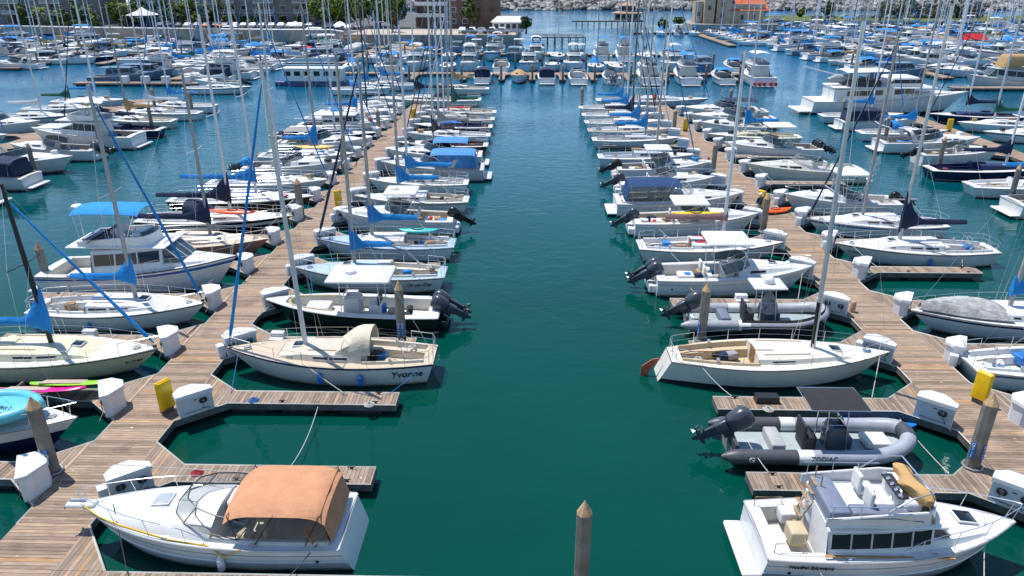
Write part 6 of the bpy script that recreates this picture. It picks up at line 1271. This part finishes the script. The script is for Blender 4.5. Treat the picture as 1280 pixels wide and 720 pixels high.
# ------------------------------------------------------------------ vegetation
LEAF = [mat('foliage', c, .8, var=.35, scale=.8) for c in ((.17, .25, .02), (.045, .10, .02), (.17, .22, .03), (.13, .12, .04))]
BARK = mat('bark', (.16, .11, .075), .9, var=.3)
def tree(x, y, h, r, label, lm=0, n=900, z=LZ, squash=.8, lab2='tree', blobs=9):
    root = thing('leafy_tree', label, lab2, (x, y, z)); mb = MB(); mb.tube([(0, 0, -.2), (.1, 0, h*.35), (0, .1, h*.62)], [.32, .24, .12], BARK, n=6); C = []
    for k in range(blobs):
        a = random.uniform(0, 6.28); q = random.uniform(0, .62)*r; C.append((q*math.cos(a), q*math.sin(a), h-r*squash+random.uniform(-.6, .45)*r*squash, r*random.uniform(.38, .6)))
        mb.tube([(0, 0, h*.4), (C[-1][0]*.8, C[-1][1]*.8, C[-1][2])], [.14, .05], BARK, n=4)
    mb.build('trunk', root); mb = MB(); s = .45
    for i in range(n):
        c = random.choice(C); d = Vector((random.gauss(0, 1), random.gauss(0, 1), random.gauss(0, 1))).normalized(); R_ = c[3]*random.uniform(.6, 1.08); p = Vector(c[:3])+d*R_
        u = d.cross(Vector((random.random(), random.random(), random.random()+.1))).normalized(); v = d.cross(u)*.7+d*.5; k = s*random.uniform(.6, 1.3)
        mb.add([p-u*k, p+v*k, p+u*k, p-v*k*.8], [(0, 1, 2, 3)], LEAF[lm if random.random() < .75 else (lm+1) % 3])
    mb.build('crown', root, smooth=False); return root
PALMP = [None]
def palm(x, y, h, label, z=LZ, lm=0, droop=1.):
    root = thing('palm_tree', label, 'palm', (x, y, z)); mb = MB(); mb.tube([(0, 0, -.2), (.15, .1, h*.5), (.1, .2, h)], [.34, .24, .22], BARK, n=7); mb.build('trunk', root); mb = MB()
    for k in range(26):
        a = 2*math.pi*k/26*1.62; e = random.uniform(-.35, 1.1); L = random.uniform(2.2, 3.)
        rowsL = []; N = 6
        for i in range(N+1):
            u = i/N; rr = L*u*math.cos(e*(1-u*.3)); zz = h+L*u*math.sin(e)-droop*1.5*u*u; w_ = .42*math.sin(math.pi*min(.97, u+.08))**.7
            cx, cy = .1+rr*math.cos(a), .2+rr*math.sin(a); nx, ny = -math.sin(a)*w_, math.cos(a)*w_
            rowsL.append([(cx+nx, cy+ny, zz-.22*w_), (cx, cy, zz+.08), (cx-nx, cy-ny, zz-.22*w_)])
        for i in range(N):
            for j in (0, 1):
                A, B_, C_, D_ = rowsL[i][j], rowsL[i+1][j], rowsL[i+1][j+1], rowsL[i][j+1]
                for s0 in (0., .5):
                    lp = lambda P, Q, t: tuple(P[q]+(Q[q]-P[q])*t for q in range(3)); mb.add([lp(A, B_, s0), lp(A, B_, s0+.3), lp(D_, C_, s0+.45), lp(D_, C_, s0+.05)], [(0, 1, 2, 3)], LEAF[lm if random.random() < .6 else 3])
    mb.build('crown', root, smooth=False); return root
for n, (x, y, h) in enumerate([(-139, 215, 5.), (-128, 219, 5.2), (-118, 221, 6), (-104, 223, 6), (-97, 226, 6.5), (-91, 224, 7)]):
    palm(x, y, h, 'tall palm, %s from left in front of the grey hotel' % ORD[n+1])
for n, (x, y, h, r_, lm) in enumerate([(-131, 229, 4, 3, 2), (-122, 227, 3.5, 2.8, 1), (-113, 226, 4.5, 3, 1), (-106, 228, 5, 3.2, 1), (-99, 229, 4.2, 3, 0), (-92, 232, 4, 2.6, 1)]): tree(x, y, h, r_, 'round garden shrub, %s from left below the hotel' % ORD[n+1], lm, 500, blobs=6, lab2='shrub')
for n, (x, y, h, r_) in enumerate([(-60, 222, 9.5, 4.6), (-54.5, 220, 9.3, 4.8), (-49, 221, 9.8, 4.6), (-43.5, 222, 9.4, 4.6), (-38.5, 221, 9.6, 4.4), (-57, 228, 11, 5), (-46, 229, 11, 5)]):
    tree(x, y, h, r_, 'tall green tree, %s in the grove left of the brown building' % ORD[n+1], 0, 1900, blobs=12)
for n, (x, y, h, r_, lm) in enumerate([(-150, 226, 6.5, 4, 1), (-143, 230, 5.5, 3.6, 0), (-135, 229, 7.5, 3.8, 1), (-127, 234, 7, 3.6, 0), (-119, 233, 7.5, 4, 1), (-110, 232, 8.5, 4.2, 1), (-103, 233, 7.5, 3.4, 0), (-97, 234, 6.5, 3.2, 1)]):
    tree(x, y, h, r_, 'leafy hotel garden tree, %s from left at top left' % ORD[n+1], lm, 1100, blobs=10)
tree(-36.5, 203, 6.2, 2.6, 'olive brown bushy tree beside the brown building', 3, 700)
tree(-16, 214, 9.4, 2.7, 'narrow dark tree against the brown building wall', 1, 800, squash=1.4)
tree(-.8, 199, 4, 1.6, 'small dark palm like bush by the shed', 1, 300)
for n, x in enumerate([-92, -88.5, -84, -79, -74]): tree(x, 243, 2.2, 1.5, 'low hotel hedge bush, %s from left' % ORD[n+1], 2, 200, blobs=4, lab2='bush')
mb = MB()
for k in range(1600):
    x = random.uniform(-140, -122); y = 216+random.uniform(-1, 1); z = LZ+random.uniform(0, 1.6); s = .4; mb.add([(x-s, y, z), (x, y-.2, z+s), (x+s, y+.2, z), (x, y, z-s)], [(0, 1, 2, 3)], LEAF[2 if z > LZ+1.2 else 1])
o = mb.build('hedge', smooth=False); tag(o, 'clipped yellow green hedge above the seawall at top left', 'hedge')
for n, (x, y, h, r_, lm) in enumerate([(150, 322, 7, 6, 3), (158, 326, 8.5, 7, 1), (167, 324, 9, 7, 3), (177, 322, 8.5, 7, 1), (186, 326, 8.5, 7, 3), (127, 330, 6, 3, 1), (101, 333, 5, 2.6, 2), (116, 330, 4, 2.2, 2)]):
    tree(x, y, h, r_, 'dark spreading tree, %s on the grass spit' % ORD[n+1], lm, 900, z=1.2)
for n, (x, y, h) in enumerate([(84, 312, 11), (128, 305, 12), (136, 300, 6), (94, 316, 5)]): palm(x, y, h, 'slim palm, %s on the grass spit' % ORD[n+1], z=1.2)
tree(46, 262, 3, 2.2, 'low palm bush left of the orange roofed building', 1, 300, z=1); tree(51, 262, 3.4, 2., 'taller palm bush left of the orange roofed building', 0, 300, z=1)
# ------------------------------------------------------------------ parked cars
CARP = {}
CC = {'white': (.75, .75, .75), 'silver': (.4, .42, .44), 'black': (.02, .02, .025), 'dark blue': (.02, .05, .14), 'red': (.35, .02, .02), 'grey': (.15, .16, .17)}
def car(c, x, y, rz, label, z=LZ):
    if c in CARP: return dup(CARP[c], (x, y, z), rz, label, 'parked cars')
    r = thing('parked_car', label, 'car', (x, y, z), rz, 'parked cars'); m = mat('car_paint', CC[c], .25, .1, var=.04); prof = [(-2.2, .35), (-2.25, .75), (-2.1, .95), (-1.2, 1.02), (-.75, 1.45), (.55, 1.48), (1.15, 1.02), (2.05, .85), (2.25, .6), (2.2, .35)]
    mb = MB(); mb.loft([[(x_, y_*(1 if z_ < 1.1 else .82), z_) for x_, z_ in prof] for y_ in (-.9, -.86, .86, .9)], m); mb.build('body', r)
    mb = MB(); mb.loft([[(x_, y_, z_) for x_, z_ in ((-1.02, 1.06), (-.72, 1.38), (.5, 1.40), (.95, 1.06))] for y_ in (-.815, .815)], WD); mb.build('windows', r)
    for a in (-1.35, 1.4):
        for b in (-.84, .84): w_ = MB(); w_.tube([(a, b-.1, .33), (a, b+.1, .33)], .33, RUB, n=12); w_.build('wheel', r)
    CARP[c] = r; return r
nm = list(CC); rr = random.Random(5)
for n in range(26):
    x = -116+n*2.75
    if -58 < x < -55: continue
    c = rr.choices(nm, [6, 3, 2, 1.5, .6, 2])[0]; car(c, x, 221+(-10 if x > -56 else 0)+(x+80)*-.02, PI/2, '%s car, %s from left in the seawall parking row' % (c, ORD[n+1]))
for n in range(10):
    c = rr.choices(nm, [6, 3, 2, 1.5, .6, 2])[0]; car(c, -17.5+2.6*n if n < 6 else -15.2+2.7*(n-6), 200 if n < 6 else 196, PI/2 if n < 6 else 0, '%s car, %s on the tan forecourt by the shed' % (c, ORD[n+1])) if n < 5 or n > 5 else None
for n in range(8): car(rr.choice(nm), 118+6*n, 318, 0, '%s parked vehicle from the left on the grass spit' % ORD[n+1], z=1.2)
# umbrellas and tents on the quay
for n, (x, y, c, nmn) in enumerate(((-62.5, 203, WHITEC, 'left'), (-50.5, 203, WHITEC, 'right'))):
    r = thing('parasol', '%s white parasol on the quay below the trees' % nmn, 'parasol', (x, y, LZ)); mb = MB(); mb.loft([[(1.9*math.cos(2*math.pi*k/8), 1.9*math.sin(2*math.pi*k/8), 1.6) for k in range(8)], [(.9*math.cos(2*math.pi*k/8), .9*math.sin(2*math.pi*k/8), 2.4) for k in range(8)], [(.05*math.cos(2*math.pi*k/8), .05*math.sin(2*math.pi*k/8), 2.7) for k in range(8)]], c); mb.build('canopy', r); mb = MB(); mb.tube([(0, 0, 0), (0, 0, 2.6)], .05, ALU, n=5); mb.build('pole', r)
r = thing('party_tent', 'white peaked tent among the palms by the hotel', 'tent', (-113, 222, LZ)); mb = MB(); mb.loft([[(-3.4, -3.4, 3.4), (3.4, -3.4, 3.4), (3.4, 3.4, 3.4), (-3.4, 3.4, 3.4)], [(-1, -1, 4.6), (1, -1, 4.6), (1, 1, 4.6), (-1, 1, 4.6)], [(-.1, -.1, 5.6), (.1, -.1, 5.6), (.1, .1, 5.6), (-.1, .1, 5.6)]], WHITEC); mb.build('canopy', r); mb = MB(); [mb.tube([(a, b, 0), (a, b, 3.4)], .07, ALU, n=5) for a in (-3.3, 3.3) for b in (-3.3, 3.3)]; mb.build('poles', r)
r = thing('market_umbrella', 'orange sunshade on the seawall below the hotel', 'parasol', (-86, 202, LZ)); mb = MB(); mb.sheet([[(-4, -1, 1.6), (-2, -1, 1.9), (0, -1, 1.6), (2, -1, 1.9), (4, -1, 1.6)], [(-4, 1, 1.6), (-2, 1, 1.9), (0, 1, 1.6), (2, 1, 1.9), (4, 1, 1.6)]], canvas((.8, .13, .02)), .05); mb.build('canopy', r); mb = MB(); [mb.tube([(a, 0, 0), (a, 0, 1.7)], .05, ALU, n=5) for a in (-3.8, 0, 3.8)]; mb.build('poles', r)
# ------------------------------------------------------------------ people
def person(x, y, z, rz, label, shirt, pants, hair=(.05, .03, .02), cap=None, arm=.2):
    r = thing('person', label, 'person', (x, y, z), rz); skin = mat('skin', (.45, .25, .17), .6)
    V = [(0, 0, .95), (0, 0, 1.15), (0, 0, 1.38), (0, 0, 1.5), (0, 0, 1.62), (.01, 0, 1.72), (.0, .2, 1.42), (.03, .27, 1.17), (.12, .28, .95), (.16, .28, .86), (.0, -.2, 1.42), (arm*.3, -.28, 1.17), (arm*1.2, -.27, .98), (arm*1.5, -.26, .9), (0, .1, .88), (.02, .11, .5), (0, .11, .08), (.14, .12, .03), (0, -.1, .88), (.05, -.11, .5), (-.03, -.11, .08), (.12, -.12, .03)]
    Ed = [(0, 1), (1, 2), (2, 3), (3, 4), (4, 5), (2, 6), (6, 7), (7, 8), (8, 9), (2, 10), (10, 11), (11, 12), (12, 13), (0, 14), (14, 15), (15, 16), (16, 17), (0, 18), (18, 19), (19, 20), (20, 21)]
    Rr = [.14, .13, .15, .06, .095, .08, .065, .048, .035, .03, .065, .048, .035, .03, .095, .065, .042, .035, .095, .065, .042, .035]
    me = bpy.data.meshes.new('body'); me.from_pydata(V, Ed, []); o = bpy.data.objects.new('body', me); COL.objects.link(o)
    sm = o.modifiers.new('s', 'SKIN'); 
    if not me.skin_vertices: me.attributes.new if False else None
    bpy.context.view_layer.objects.active = o
    try:
        for i, sv in enumerate(me.skin_vertices[0].data): sv.radius = (Rr[i], Rr[i]*(1.25 if i in (0, 1, 2) else 1)); sv.use_root = (i == 0)
    except Exception: pass
    ss = o.modifiers.new('b', 'SUBSURF'); ss.levels = 2
    bpy.context.view_layer.update(); m2 = bpy.data.meshes.new_from_object(o.evaluated_get(bpy.context.evaluated_depsgraph_get())); bpy.data.objects.remove(o)
    m2.materials.clear(); [m2.materials.append(q) for q in (skin, mat('cloth', shirt, .9, var=.15), mat('cloth', pants, .9, var=.15), RUB)]
    for p in m2.polygons:
        c = p.center; p.material_index = 3 if c.z < .09 else (0 if c.z < .45 else 2) if c.z < .93 and abs(c.y) < .23 else (1 if 1.12 < c.z < 1.5 or (c.z >= .93 and abs(c.y) < .2 and c.z < 1.5) else 0)
        p.use_smooth = True
    o = bpy.data.objects.new('body', m2); COL.objects.link(o); o.parent = r
    mb = MB(); mb.rbox((-.01, 0, 1.73), (.21, .19, .13), mat('cap_cloth', cap, .8) if cap else mat('hair', hair, .8), .07)
    if cap: mb.rbox((.12, 0, 1.69), (.12, .15, .02), mat('cap_cloth', cap, .8), .01)
    mb.build('cap' if cap else 'hair', r); return r
def add_skin_ok(): return True
person(16.3, 49.1, DZ, R(120), 'person in navy shirt, grey shorts and white cap beside yellow cabinet', (.02, .03, .08), (.30, .30, .31), cap=(.8, .8, .78))
person(16.7, 97.5, DZ, R(60), 'person in a red shirt at the far end of the right walkway', (.6, .07, .05), (.4, .38, .35))
